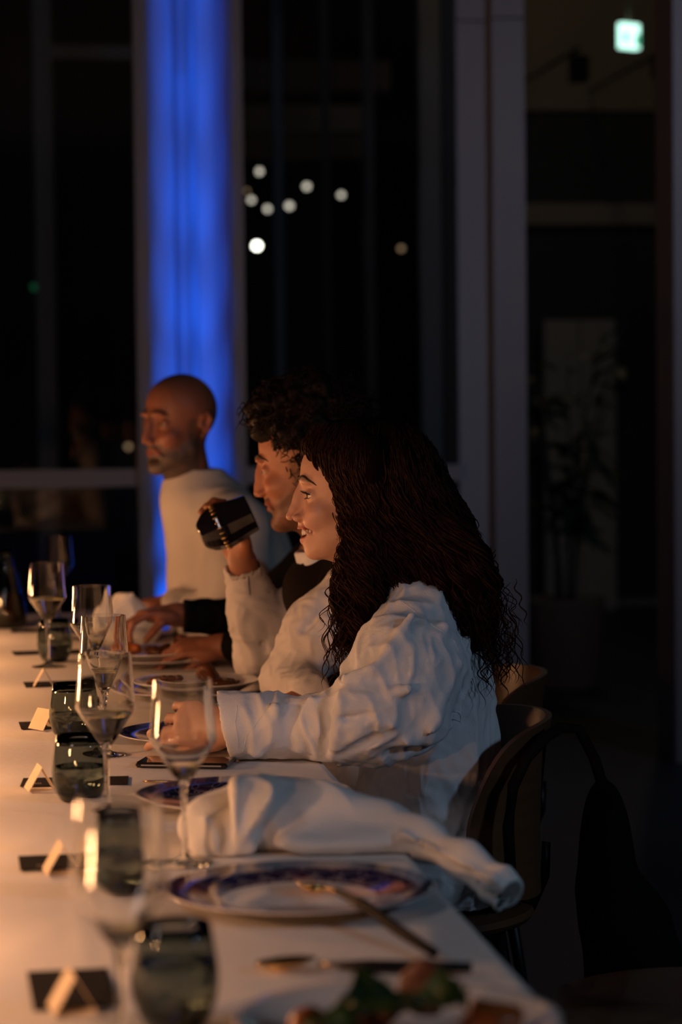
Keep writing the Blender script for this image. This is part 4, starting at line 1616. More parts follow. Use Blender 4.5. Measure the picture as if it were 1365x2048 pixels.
def finish_body(root, f, fr, m, kind, it=1):
    V, Q = f.nets()
    V = relax(V, Q, it, 0.45)
    L = fr.loc(V)
    me = make_quads('body', V, Q, MT[m])
    ff, ll, uu = L[:, 0], L[:, 1], L[:, 2]
    near = (np.abs(ll) < 120) & (ff > -160) & (ff < 60) & (uu > -140) & (uu < 140)
    lips = np.zeros(len(V))
    if kind == 'w':
        cu = -59.0 + 0.0016 * ll ** 2
        cl_ = -79.0 + 0.020 * ll ** 2
        lips = np.maximum(np.exp(-((uu - cu) / 4.4) ** 4), np.exp(-((uu - cl_) / 5.6) ** 4)) * (np.abs(ll) < 27) * (ff > -14)
    else:
        lips = np.exp(-((uu + 66.5) / 8.5) ** 4) * (np.abs(ll) < 24) * (ff > -8)
    beard = np.zeros(len(V))
    n1 = 0.5 + 0.5 * waves(V * 1000, 22.0, 5)
    if kind in ('m', 'b'):
        jawline = 1 / (1 + np.exp((uu + 62 - 0.42 * np.minimum(0, ff + 8) * -1 + (ff < -60) * 0) / 5.0))
        stache = np.exp(-((uu + 55) / 6.5) ** 4) * (np.abs(ll) < 30) * (ff > -6)
        side = np.exp(-((ff + 72) / 13.0) ** 4) * (uu < 10) * (uu > -110)
        low = (uu > -150) & (ff > -95)
        beard = np.clip(np.maximum(np.maximum(jawline * low, stache), side * 0.8) * (0.72 + 0.28 * n1), 0, 1)
        beard *= (1 - 0.9 * lips)
        if kind == 'm':
            beard *= 0.85
    if kind == 'b':
        sc = 1 / (1 + np.exp(-(uu - 55 + 0.55 * (ff + 10)) / 14.0))
        beard = np.maximum(beard, np.clip(sc, 0, 1) * 0.45 * (ff < -25))
    rud = 0.6 * np.exp(-(((ff + 8) / 24) ** 2 + ((np.abs(ll) - 36) / 18) ** 2 + ((uu + 32) / 18) ** 2)) \
        + 0.5 * np.exp(-(((ff - 26) / 12) ** 2 + (ll / 12) ** 2 + ((uu + 38) / 12) ** 2)) \
        + 0.7 * np.exp(-(((ff + 102) / 18) ** 2 + ((np.abs(ll) - 82) / 10) ** 2 + ((uu + 2) / 30) ** 2)) * (kind != 'w')
    colr = np.stack([lips * near, beard * near, np.clip(rud, 0, 1) * near, np.ones(len(V))], 1).astype(np.float32)
    at = me.color_attributes.new('tint', 'FLOAT_COLOR', 'POINT')
    at.data.foreach_set('color', colr.ravel())
    return obj('body', me, root)


def tubes_mesh(name, paths, rads, m, sides=5):
    """many tapering strands of equal length as one mesh; paths (n, k, 3), rads (n, k)"""
    n, k, _ = paths.shape
    t = np.gradient(paths, axis=1)
    t /= np.linalg.norm(t, axis=2, keepdims=True) + 1e-9
    ref = np.array([0.3, 0.2, 0.93])
    a = np.cross(t, ref)
    a /= np.linalg.norm(a, axis=2, keepdims=True) + 1e-9
    b = np.cross(t, a)
    w = 2 * PI * np.arange(sides) / sides
    V = paths[:, :, None, :] + rads[:, :, None, None] * (a[:, :, None, :] * np.cos(w)[None, None, :, None] + b[:, :, None, :] * np.sin(w)[None, None, :, None])
    idx = np.arange(n * k * sides).reshape(n, k, sides)
    q0 = idx[:, :-1, :]
    q1 = idx[:, 1:, :]
    Q = np.stack([q0, np.roll(q0, -1, 2), np.roll(q1, -1, 2), q1], 3).reshape(-1, 4)
    return make_quads(name, V.reshape(-1, 3), Q, m)


# ---------------- woman in the white shirt
fw = Frame((0.517, 4.165, 1.178), -4, 0.0)
WR = empty('person', (0.72, 4.2, 0), 'smiling woman with long dark curly hair in an oversized white shirt', 'person')
hips = (0.745, 4.20, 0.545)
f = Field(axis(0.12, 1.02, 0.012, [(0.13, 0.42, 0.0035), (0.47, 0.70, 0.002)]),
          axis(3.82, 4.56, 0.012, [(3.88, 4.07, 0.0035), (4.07, 4.26, 0.002)]),
          axis(0.02, 1.32, 0.012, [(0.752, 0.86, 0.0035), (1.04, 1.30, 0.002)]))
head(f, fw, 'w')
nb = vec(0.655, 4.175, 1.005)
f.cap(fw.pt(-92, 0, -60), nb, 0.050, 0.052, k=0.03)
f.cap(nb, (0.745, 4.20, 0.62), 0.055, 0.10, k=0.03)
f.cap((0.695, 4.06, 0.955), (0.695, 4.34, 0.955), 0.045, 0.045, k=0.04)
shL, elL, wrL = vec(0.690, 4.035, 0.970), vec(0.590, 3.905, 0.803), vec(0.365, 3.960, 0.800)
f.cap(shL, elL, 0.046, 0.038, k=0.03)
f.cap(elL, wrL, 0.038, 0.027, k=0.02)
hand(f, wrL + vec(-0.005, 0.002, 0), vec(-0.95, 0.34, 0.06), vec(0.30, 0.85, -0.30), 1,
     [(0.35, 0.5, 0.3), (0.45, 0.6, 0.35), (0.5, 0.65, 0.4), (0.55, 0.6, 0.4)], thumb=(0.35, 0.3, 0.2))
shR, elR, wrR = vec(0.70, 4.35, 0.965), vec(0.72, 4.41, 0.74), vec(0.57, 4.30, 0.645)
f.cap(shR, elR, 0.046, 0.038, k=0.03)
f.cap(elR, wrR, 0.038, 0.027, k=0.02)
hand(f, wrR, vec(-0.95, -0.15, -0.05), vec(0, 0, -1), 1, [(0.2, 0.3, 0.2)] * 4)
body_legs(f, hips, 0.36)
finish_body(WR, f, fw, 'skin_w', 'w')
FW = f
eyes(fw, WR, 0.05)
brows(fw, f, WR, 1.15)
lashes(fw, WR)
teeth(fw, WR)
lower_body(WR, hips, -1, 4.2, 0.36)

# oversized shirt
from mathutils.bvhtree import BVHTree
g = Field(axis(0.33, 0.93, 0.0036), axis(3.79, 4.56, 0.0042), axis(0.445, 1.075, 0.0036))
g.ell((0.715, 4.195, 0.85), (0.125, 0.18, 0.16), k=0.05)
g.ell((0.742, 4.19, 0.66), (0.116, 0.178, 0.19), k=0.08)
g.ell((0.735, 4.185, 0.57), (0.125, 0.172, 0.12), k=0.06)
g.ell((0.725, 4.19, 0.50), (0.125, 0.168, 0.09), k=0.06)
g.cap((0.680, 4.07, 0.985), (0.680, 4.32, 0.985), 0.045, 0.045, k=0.05)
g.cap((0.655, 4.11, 1.000), (0.655, 4.25, 1.000), 0.045, 0.045, k=0.04)
# near sleeve: dropped shoulder, full upper arm, slack forearm and wide cuff
um = shL * 0.5 + elL * 0.5 + vec(0.004, -0.012, 0.006)
g.cap(shL + vec(0.004, 0.01, -0.012), um, 0.066, 0.080, k=0.05)
g.cap(um, elL + vec(0.004, 0.0, 0.016), 0.080, 0.074, k=0.04)
g.cap(um + vec(0.05, 0.03, -0.02), elL + vec(0.075, 0.02, 0.012), 0.066, 0.056, k=0.05)
g.cap(elL + vec(-0.01, 0, 0.012), elL + vec(-0.055, 0.008, 0.004), 0.068, 0.058, k=0.03)
g.cap(elL + vec(-0.055, 0.008, 0.004), (0.435, 3.945, 0.803), 0.058, 0.053, k=0.03)
g.cap((0.435, 3.945, 0.803), (0.345, 3.962, 0.803), 0.053, 0.061, k=0.02)
# far sleeve
g.cap(shR, elR, 0.066, 0.062, k=0.05)
g.cap(elR, wrR, 0.060, 0.046, k=0.03)
# folds: ridges
RID = [((0.535, 3.862, 0.862), (0.640, 3.838, 0.872), 0.013), ((0.545, 3.875, 0.893), (0.650, 3.872, 0.905), 0.012),
       ((0.530, 3.858, 0.850), (0.530, 3.866, 0.790), 0.013), ((0.535, 3.855, 0.842), (0.610, 3.828, 0.815), 0.013),
       ((0.555, 3.850, 0.792), (0.500, 3.880, 0.772), 0.012), ((0.490, 3.890, 0.852), (0.470, 3.886, 0.772), 0.012),
       ((0.660, 3.905, 0.985), (0.590, 3.862, 0.900), 0.010), ((0.715, 3.945, 0.960), (0.660, 3.865, 0.850), 0.012),
       ((0.735, 3.93, 0.900), (0.680, 3.85, 0.800), 0.012), ((0.775, 4.02, 0.93), (0.750, 3.96, 0.80), 0.012),
       ((0.640, 3.850, 0.782), (0.730, 3.935, 0.800), 0.012), ((0.430, 3.892, 0.838), (0.400, 3.902, 0.768), 0.008)]
for a, b_, r in RID:
    g.cap(a, b_, r * 0.75, r * 0.5, k=0.016)
# valleys
VAL = [((0.535, 3.848, 0.880), (0.660, 3.822, 0.888), 0.009), ((0.540, 3.846, 0.828), (0.600, 3.818, 0.842), 0.008),
       ((0.512, 3.862, 0.875), (0.510, 3.864, 0.775), 0.010), ((0.690, 3.845, 0.775), (0.760, 3.93, 0.790), 0.016),
       ((0.600, 3.838, 0.756), (0.730, 3.93, 0.772), 0.015), ((0.452, 3.880, 0.870), (0.445, 3.878, 0.760), 0.009),
       ((0.690, 3.868, 0.905), (0.650, 3.825, 0.82), 0.007),
       ((0.640, 3.882, 0.965), (0.600, 3.845, 0.915), 0.005), ((0.585, 3.835, 0.795), (0.530, 3.855, 0.765), 0.007)]
for a, b_, r in VAL:
    g.cap(a, b_, r, r * 0.7, k=0.012, op='s')
# open cuff, neck opening, hem and table contact
g.cap((0.425, 3.948, 0.803), (0.30, 3.972, 0.803), 0.047, 0.057, k=0.004, op='s')
g.half((0.3535, 3.96, 0.80), (-1, 0.15, -0.24), 0.002)
g.cap(nb + vec(-0.03, 0, 0.0), nb + vec(-0.07, 0, 0.12), 0.058, 0.075, k=0.008, op='s')
g.half((0, 0, 0.460), (0, 0, -1), 0.004)


def crease(V, scale, seed, amp):
    """sharp soft-sided folds like worn cotton"""
    n = waves(V, scale, seed, 10)
    return amp * (0.55 - np.minimum(np.abs(n) * 1.3, 1.2))


def shirt_disp(V):
    wt = np.clip((V[:, 0] - 0.345) / 0.06, 0.25, 1)
    return wt * (crease(V * vec(1, 1, 0.75), 0.12, 21, 0.0075) + crease(V, 0.055, 24, 0.0034) + crease(V, 0.028, 26, 0.0012) + 0.0005 * waves(V, 0.02, 22))


V, Q = g.nets()
V = relax(V, Q, 1)
V = V + vnormals(V, Q) * shirt_disp(V)[:, None]
V = relax(V, Q, 1, 0.25)
low = (V[:, 2] < 0.7515) & (V[:, 0] < 0.53)
V[low, 2] = 0.7515
SH = obj('shirt', make_quads('shirt', V, Q, MT['shirt']), WR)


def seam(V, Q, pts, d, r, parent, name='seam', m='shirt'):
    """a raised stitched line laid on a garment by casting from outside along d"""
    tree = BVHTree.FromPolygons([tuple(v) for v in V], [tuple(int(i) for i in q) for q in Q])
    P = []
    d = Vector(d).normalized()
    for i in range(len(pts) - 1):
        for q in range(12):
            p = Vector(pts[i]).lerp(Vector(pts[i + 1]), q / 12)
            hit = tree.ray_cast(p - d * 0.3, d, 0.6)
            if hit[0] is not None:
                P.append(tuple(hit[0] + d * 0.0004))
    b = MB()
    b.tube(P, r, 6)
    return b.build(name, MT[m], parent)


D_ = (-0.05, 1, -0.12)
sub = V[:, 1] < 4.2
for pts in ([(0.660, 3.95, 1.005), (0.70, 3.93, 0.965), (0.745, 3.93, 0.935), (0.785, 3.95, 0.915)],
            [(0.735, 3.93, 0.945), (0.752, 3.93, 0.90), (0.758, 3.93, 0.85), (0.752, 3.93, 0.80)],
            [(0.76, 3.93, 0.85), (0.80, 3.95, 0.865), (0.825, 3.97, 0.875)],
            [(0.425, 3.88, 0.850), (0.385, 3.88, 0.80), (0.378, 3.88, 0.768)],
            [(0.372, 3.88, 0.848), (0.366, 3.88, 0.82), (0.372, 3.88, 0.775)]):
    seam(V, Q, pts, D_, 0.0009, SH)

# hair: body of the hair, then wavy locks lying over it
h = Field(axis(0.47, 0.92, 0.005), axis(3.93, 4.42, 0.005), axis(0.86, 1.33, 0.005))
A3 = fw.A


def HE(c, r, kk=30, op='u'):
    h.ell(fw.pt(*c), np.array(r) * 0.001, A3, kk * 0.001, op)


HE((-132, 0, 22), (108, 100, 105))
HE((-78, 0, 62), (87, 80, 66))
HE((-175, 0, -95), (118, 112, 125), 50)
HE((-235, 5, -205), (88, 105, 92), 45)
HE((-268, 95, -165), (52, 50, 100), 35)
HE((-90, 100, -150), (40, 30, 105), 30)
HE((-85, 98, -215), (36, 26, 70), 30)
HE((-110, -60, -130), (60, 50, 120), 30)
# the face stays clear
HE((2, 0, -28), (62, 130, 88), 10, 's')
HE((-20, 0, -95), (50, 130, 60), 14, 's')
HE((22, 0, 40), (36, 62, 38), 10, 's')
h.half(fw.pt(6, 0, 0), fw.f)
# room for the shoulder between the front and back locks
h.ell((0.685, 3.960, 0.940), (0.052, 0.075, 0.085), k=0.025, op='s')
field_obj('hair', h, MT['hair_root'], WR, 2, lambda V: 0.006 * waves(V * vec(1, 1, 0.45), 0.03, 31))
HAIRW = [o for o in WR.children if o.name.startswith('hair')][0]


F0 = -140.0
GA = np.radians(np.arange(0, 361, 4.0))
GU = np.arange(-310, 136, 6.0)
rr = np.linspace(260, 4, 90)
GR = np.zeros((len(GA), len(GU)))
for ia, al in enumerate(GA):
    loc = np.stack(np.meshgrid(GU, rr, indexing='ij'), 2).reshape(-1, 2)
    Pw = fw.O + 0.001 * ((F0 + loc[:, 1] * math.cos(al))[:, None] * fw.f + (loc[:, 1] * math.sin(al))[:, None] * fw.l + loc[:, 0][:, None] * fw.u)
    v = h.at(Pw).reshape(len(GU), len(rr)) < 0
    i = v.argmax(1)
    GR[ia] = np.where(v.any(1), rr[i], -1)


def envelope(al, u):
    ia = np.clip(np.round(np.degrees(al) / 4.0).astype(int), 0, len(GA) - 1)
    ia = np.where(np.asarray(al) < 0, len(GA) + ia - 1, ia)
    iu = np.clip(np.round((u + 310) / 6.0).astype(int), 0, len(GU) - 1)
    return GR[ia, iu]


NK = 40
paths, rads = [], []
s_ = np.linspace(0, 1, NK)
rs = np.random.RandomState(5)
clumps = 0
while clumps < 390:
    al = math.radians(rs.uniform(26, 212)) if rs.rand() < 0.88 else math.radians(rs.uniform(212, 330))
    u0 = [rs.uniform(50, 130), rs.uniform(-60, 90), rs.uniform(-170, 10)][rs.randint(3)]
    if clumps < 130:
        al, u0 = math.radians(rs.uniform(-14, 70)) % (2 * PI), rs.uniform(80, 128)
    u1 = max(u0 - rs.uniform(140, 270), -300 + rs.uniform(-10, 30))
    if u0 - u1 < 70:
        continue
    clumps += 1
    w_len = rs.uniform(46, 84)
    amp = rs.uniform(4.0, 10.0)
    ph = rs.uniform(0, 6.28)
    drift = rs.uniform(-0.10, 0.16)
    lift = rs.uniform(-3, 5)
    for q in range(rs.randint(6, 11)):
        a_ = al + drift * s_ + rs.normal() * 0.045
        du = rs.uniform(-25, 25)
        u_ = u0 + du + (u1 + du * 0.6 - u0 - du) * s_
        r_ = envelope(a_, u_)
        bad = (r_ < 0) | (np.abs(np.diff(r_, prepend=r_[0])) > 20)
        n_ok = NK if not bad.any() else int(bad.argmax())
        if n_ok < 14:
            continue
        tt = np.linspace(0, n_ok - 1, NK)
        a_, u_, r_ = (np.interp(tt, np.arange(NK), z_) for z_ in (a_, u_, r_))
        r_ = np.convolve(np.pad(r_, 5, mode='edge'), np.ones(11) / 11, 'valid')
        grow = np.clip((70 - u_) / 130, 0.12, 1.0)
        th = (u_ / w_len) * 2 * PI + ph + rs.normal() * 0.35
        am = amp * rs.uniform(0.7, 1.2)
        fr_ = rs.normal(size=2) * 1.6
        r2 = r_ + lift + fr_[0] + am * grow * np.sin(th) + 1.2 * np.sin(th * 2.7 + fr_[1])
        a2 = a_ + (am * 1.3 * grow * np.cos(th)) / np.maximum(r_, 40)
        if rs.rand() < 0.2:
            r2 = r2 + rs.uniform(4, 18) * s_ ** 3
        p = fw.O + 0.001 * ((F0 + r2 * np.cos(a2))[:, None] * fw.f + (r2 * np.sin(a2))[:, None] * fw.l + u_[:, None] * fw.u)
        paths.append(p)
        rads.append(rs.uniform(0.0007, 0.0019) * np.clip(np.minimum(s_ * 5 + 0.35, (1 - s_) * 3.5 + 0.12), 0, 1))
# loose curls hanging at the ends, front and back
for i in range(420):
    kind_ = i % 3
    if kind_ < 2:
        st = vec(rs.uniform(0.75, 0.855), rs.uniform(4.00, 4.25), rs.uniform(0.93, 1.04))
        en = st + vec(rs.uniform(-0.02, 0.03), rs.uniform(-0.03, 0.02), -rs.uniform(0.07, 0.13))
    else:
        st = vec(rs.uniform(0.55, 0.615), rs.uniform(4.03, 4.07), rs.uniform(0.97, 1.08))
        en = st + vec(rs.uniform(-0.03, 0.03), rs.uniform(-0.015, 0.01), -rs.uniform(0.09, 0.15))
    ph = rs.uniform(0, 6.28)
    am = rs.uniform(0.003, 0.009)
    n = rs.uniform(1.6, 3.0)
    p = st[None] + (en - st)[None] * s_[:, None]
    p = p + np.stack([am * np.sin(2 * PI * n * s_ + ph), am * np.cos(2 * PI * n * s_ + ph), 0 * s_], 1)
    paths.append(p)
    rads.append(rs.uniform(0.0005, 0.0013) * np.clip(np.minimum(s_ * 5 + 0.3, (1 - s_) * 4 + 0.1), 0, 1))
obj('curls', tubes_mesh('curls', np.array(paths), np.array(rads), MT['hair_w'], 4), HAIRW)


# ---------------- curly-haired man drinking
fm = Frame((0.517, 4.815, 1.202), -17, 12.0, 0.0, 1.04)
MR = empty('person', (0.74, 4.87, 0), 'man with big dark curly hair, white shirt and dark vest, drinking from a black glass', 'person')
hips = (0.765, 4.87, 0.545)
f = Field(axis(0.22, 1.02, 0.013, [(0.38, 0.54, 0.0032), (0.49, 0.74, 0.0024)]),
          axis(4.28, 5.26, 0.013, [(4.68, 4.90, 0.0024), (4.88, 5.03, 0.0032)]),
          axis(0.02, 1.36, 0.013, [(0.985, 1.14, 0.0032), (1.04, 1.34, 0.0024)]))
head(f, fm, 'm')
nbm = vec(0.665, 4.855, 1.02)
f.cap(fm.pt(-95, 0, -62), nbm, 0.056, 0.058, k=0.03)
f.cap(nbm, (0.765, 4.87, 0.62), 0.055, 0.115, k=0.03)
f.cap((0.70, 4.71, 0.955), (0.70, 5.02, 0.955), 0.040, 0.040, k=0.03)
mshL, melL, mwrL = vec(0.665, 4.665, 0.965), vec(0.545, 4.665, 0.803), vec(0.565, 4.475, 0.785)
mshR, melR, mwrR = vec(0.675, 5.045, 0.965), vec(0.535, 5.075, 0.800), vec(0.488, 5.005, 1.010)
f.cap(mshL, melL, 0.046, 0.040, k=0.03)
f.cap(melL, mwrL, 0.038, 0.028, k=0.02)
hand(f, mwrL, vec(-0.75, -0.30, -0.06), vec(0, 0, -1), -1, [(0.2, 0.3, 0.2)] * 4)
f.cap(mshR, melR, 0.046, 0.040, k=0.03)
f.cap(melR, mwrR, 0.040, 0.029, k=0.02)
# right hand wrapped round the far side of the glass
hand(f, mwrR + vec(0, 0, 0.004), vec(-0.30, -0.14, 0.95), vec(-0.72, -0.62, -0.28), 1,
     [(0.30, 0.75, 0.6), (0.28, 0.80, 0.65), (0.30, 0.85, 0.65), (0.35, 0.85, 0.6)], thumb=(0.75, 0.25, 0.25), spread=0.10)
body_legs(f, hips, 0.38)
finish_body(MR, f, fm, 'skin_m', 'm')
eyes(fm, MR, 0.0, 'iris', 'eyeshade')
brows(fm, f, MR, 1.2)
lower_body(MR, hips, -1, 4.87, 0.38)

# white shirt
g = Field(axis(0.42, 0.94, 0.005), axis(4.38, 5.22, 0.0055), axis(0.52, 1.10, 0.005))
g.ell((0.735, 4.865, 0.85), (0.130, 0.19, 0.17), k=0.05)
g.ell((0.765, 4.865, 0.65), (0.125, 0.185, 0.16), k=0.08)
g.cap((0.695, 4.70, 0.985), (0.695, 5.03, 0.985), 0.052, 0.052, k=0.05)
g.chain([mshL, (mshL + melL) / 2 + vec(0, -0.006, 0.004), melL], [0.062, 0.066, 0.054], k=0.04)
g.chain([melL, mwrL], [0.052, 0.042], k=0.025)
g.chain([mshR, (mshR + melR) / 2, melR], [0.062, 0.066, 0.054], k=0.04)
cuffR = melR * 0.10 + mwrR * 0.90
g.chain([melR, melR * 0.55 + mwrR * 0.45 + vec(0.004, -0.004, 0), cuffR], [0.054, 0.053, 0.041], k=0.025)
for a, b_, r in [((0.600, 4.61, 0.90), (0.545, 4.612, 0.83), 0.010), ((0.620, 4.612, 0.935), (0.66, 4.62, 0.955), 0.012),
                 ((0.625, 4.60, 0.90), (0.585, 4.60, 0.805), 0.010), ((0.50, 5.02, 0.93), (0.545, 5.015, 0.83), 0.009),
                 ((0.505, 5.02, 0.89), (0.515, 5.02, 0.80), 0.009), ((0.535, 5.01, 0.92), (0.555, 5.02, 0.86), 0.009)]:
    g.cap(a, b_, r, r * 0.6, k=0.014)
for a, b_, r in [((0.610, 4.60, 0.945), (0.565, 4.60, 0.90), 0.008), ((0.52, 5.01, 0.925), (0.53, 5.01, 0.82), 0.007)]:
    g.cap(a, b_, r, r * 0.7, k=0.012, op='s')
ud = unit(mwrR - melR)
w1 = unit(np.cross(ud, vec(1, 0, 0)))
g.ell(cuffR + ud * 0.062, (0.05, 0.10, 0.10), np.stack([ud, w1, np.cross(ud, w1)]), 0.002, 's')
g.cap(cuffR, cuffR + ud * 0.05, 0.034, 0.036, k=0.003, op='s')
g.cap(nbm + vec(-0.02, 0, 0.0), nbm + vec(-0.05, 0, 0.12), 0.060, 0.074, k=0.006, op='s')
V, Q = g.nets()
V = relax(V, Q, 1)
V = V + vnormals(V, Q) * (crease(V * vec(1, 1, 0.6), 0.10, 41, 0.0065) + crease(V, 0.045, 44, 0.0028))[:, None]
low = (V[:, 2] < 0.7515) & (V[:, 0] < 0.53)
V[low, 2] = 0.7515
MS = obj('shirt', make_quads('shirt', V, Q, MT['shirt2']), MR)
# cuff placket and its dark slit
for pts, m_, r in (([tuple(cuffR + vec(0.004, -0.2, 0.005)), tuple(cuffR + vec(0.008, -0.2, -0.05))], 'vest', 0.0014),
                   ([tuple(cuffR - ud * 0.045 + vec(-0.05, -0.2, 0)), tuple(cuffR - ud * 0.045 + vec(0.05, -0.2, 0.0))], 'shirt2', 0.0012)):
    seam(V, Q, pts, (0, 1, 0), r, MS, 'cuff_seam', m_)
# shirt collar
g = Field(axis(0.54, 0.80, 0.004), axis(4.72, 4.99, 0.004), axis(0.97, 1.12, 0.004))
g.cap(nbm + vec(0.0, 0, -0.01), nbm + vec(-0.02, 0, 0.042), 0.078, 0.071, k=0.01)
g.cap(nbm + vec(-0.05, -0.05, 0.0), nbm + vec(-0.066, -0.045, -0.03), 0.020, 0.012, k=0.012)
g.cap(nbm + vec(0.01, 0, -0.06), nbm + vec(-0.035, 0, 0.12), 0.064, 0.066, k=0.004, op='s')
g.half(nbm + vec(0, 0, 0.038), (-0.25, 0, 1), 0.003)
g.half(nbm + vec(0, 0, -0.04), (0, 0, -1), 0.003)
field_obj('collar', g, MT['shirt'], MR, 1)
# dark vest over the shirt body
g = Field(axis(0.54, 0.95, 0.006), axis(4.60, 5.14, 0.006), axis(0.52, 1.06, 0.006))
g.ell((0.732, 4.865, 0.85), (0.142, 0.178, 0.18), k=0.05)
g.ell((0.765, 4.865, 0.65), (0.136, 0.195, 0.16), k=0.08)
g.cap((0.685, 4.75, 0.995), (0.685, 4.98, 0.995), 0.055, 0.055, k=0.04)
g.ell((0.640, 4.865, 0.955), (0.085, 0.13, 0.085), k=0.04)
g.cap(nbm + vec(-0.01, 0, 0.005), nbm + vec(-0.04, 0, 0.12), 0.066, 0.080, k=0.008, op='s')
V, Q = g.nets()
V = relax(V, Q, 1)
VV = obj('vest', make_quads('vest', V, Q, MT['vest']), MR)
seam(V, Q, [(0.622, 4.6, 1.01), (0.605, 4.6, 0.96), (0.60, 4.6, 0.90)], (0, 1, 0), 0.0010, VV, 'vest_edge', 'handle')

# hair
h = Field(axis(0.46, 0.84, 0.005), axis(4.68, 5.05, 0.005), axis(1.10, 1.46, 0.005))


def HM(c, r, kk=25, op='u'):
    h.ell(fm.pt(*c), np.array(r) * 0.001, fm.A, kk * 0.001, op)


HM((-112, 0, 82), (108, 100, 86))
HM((-62, 0, 104), (66, 82, 52))
HM((-150, 0, 20), (74, 82, 92))
HM((-100, 0, 10), (46, 82, 60), 20)
HM((2, 0, -10), (64, 130, 78), 10, 's')
HM((14, 0, 58), (34, 64, 36), 10, 's')
HM((-60, 0, -70), (70, 130, 50), 12, 's')
bump = lambda V: 0.009 * waves(V, 0.028, 51) + 0.006 * waves(V, 0.05, 52)
field_obj('hair', h, MT['hair_m'], MR, 1, bump)
HAIRM = [o for o in MR.children if o.name.startswith('hair')][0]
V0 = np.array([v.co[:] for v in HAIRM.data.vertices])
NP = vnormals(V0, np.array([list(p.vertices) for p in HAIRM.data.polygons]))
sel = rs.choice(len(V0), 1500)
NK2 = 16
s2 = np.linspace(0, 1, NK2)
pth, rd = [], []
for i in sel:
    p0, n0 = V0[i] - NP[i] * 0.006, NP[i]
    t1 = unit(np.cross(n0, rs.normal(size=3)))
    t2 = np.cross(n0, t1)
    L = rs.uniform(0.012, 0.034)
    rad = rs.uniform(0.003, 0.007)
    ph = rs.uniform(0, 6.28)
    tw = rs.uniform(1.0, 2.0) * 2 * PI
    dr = t1 * rs.uniform(0.0, 0.02) + vec(0, 0, -0.008)
    tipl = fm.loc(p0[None])[0]
    if tipl[0] > -48 and tipl[2] < 92:
        continue
    pth.append(p0 + n0 * (L * s2)[:, None] + rad * (np.sin(tw * s2 + ph)[:, None] * t1 + np.cos(tw * s2 + ph)[:, None] * t2) + dr * (s2 ** 2)[:, None])
    rd.append(rs.uniform(0.0006, 0.0013) * np.clip((1 - s2) * 3 + 0.15, 0, 1))
obj('curls', tubes_mesh('curls', np.array(pth), np.array(rd), MT['hair_m'], 4), HAIRM)

# black glass tumbler tilted to his mouth
GS = 1.12
GT = empty('drinking_glass', tuple(vec(0.452, 4.925, 1.095)), 'black glass tumbler tilted up in the curly-haired man\'s hand', 'tumbler')
b = MB()
b.lathe([(0.0, 0.0), (0.021, 0.0), (0.026, 0.003), (0.036, 0.016), (0.0425, 0.036), (0.0435, 0.048), (0.0415, 0.066), (0.0375, 0.088), (0.0355, 0.108),
         (0.0345, 0.108), (0.0365, 0.088), (0.0405, 0.066), (0.042, 0.048), (0.041, 0.036), (0.034, 0.018), (0.0, 0.012)], 14)
gw = b.build('wall', MT['black_glass'], GT, world=False, sharp=20)
b = MB()
for k_ in range(26):
    a_ = 2 * PI * k_ / 26
    b.tube([(0.0425 * math.cos(a_), 0.0425 * math.sin(a_), 0.037), (0.0438 * math.cos(a_), 0.0438 * math.sin(a_), 0.047)], 0.0011, 5)
gb = b.build('gilt_band', MT['gold'], GT, world=False)
ax_ = unit(vec(0.80, -0.10, 0.36))
rot = Vector(ax_).to_track_quat('Z', 'Y').to_euler()
for o in (gw, gb):
    o.rotation_euler = rot
    o.location = tuple(-ax_ * 0.062)
    o.scale = (GS, GS, 1.06)

# ---------------- person in black between them, mostly hidden
fh = Frame((0.675, 5.52, 1.205), -20, 8.0, 0.0, 1.0)
HR = empty('person', (0.80, 5.52, 0), 'person in a black long-sleeved top hidden behind the curly-haired man, hands over a plate', 'person')
hips = (0.83, 5.52, 0.545)
f = Field(axis(0.24, 1.04, 0.014, [(0.26, 0.53, 0.0038)]),
          axis(5.18, 5.88, 0.014, [(5.33, 5.68, 0.0038)]),
          axis(0.02, 1.42, 0.010, [(0.752, 0.90, 0.0038)]))
head(f, fh, 'm')
nbh = vec(0.795, 5.52, 1.03)
f.cap(fh.pt(-92, 0, -62), nbh, 0.055, 0.056, k=0.03)
f.cap(nbh, (0.83, 5.52, 0.62), 0.06, 0.12, k=0.03)
f.cap((0.74, 5.37, 0.985), (0.74, 5.67, 0.985), 0.05, 0.05, k=0.05)
hshL, helL, hwrL = vec(0.73, 5.33, 0.965), vec(0.685, 5.33, 0.80), vec(0.475, 5.405, 0.797)
hshR, helR, hwrR = vec(0.73, 5.71, 0.965), vec(0.58, 5.72, 0.830), vec(0.390, 5.600, 0.853)
f.cap(hshL, helL, 0.044, 0.038, k=0.03)
f.cap(helL, hwrL, 0.038, 0.027, k=0.02)
f.cap(hshR, helR, 0.044, 0.038, k=0.03)
f.cap(helR, hwrR, 0.038, 0.027, k=0.02)
hand(f, hwrL, vec(-0.93, 0.05, -0.02), vec(0.1, 0.45, -0.9), 1, [(0.35, 0.5, 0.35), (0.4, 0.55, 0.4), (0.45, 0.55, 0.4), (0.45, 0.55, 0.4)], thumb=(0.4, 0.3, 0.2))
hand(f, hwrR, vec(-0.88, -0.30, 0.05), vec(-0.05, -0.1, -0.99), 1, [(0.5, 0.75, 0.5), (0.5, 0.8, 0.55), (0.55, 0.8, 0.55), (0.6, 0.8, 0.5)], thumb=(0.5, 0.4, 0.3))
body_legs(f, hips, 0.42)
finish_body(HR, f, fh, 'skin_h', 'm')
eyes(fh, HR, 0.0, 'iris', 'eyeshade')
lower_body(HR, hips, -1, 5.52, 0.42)
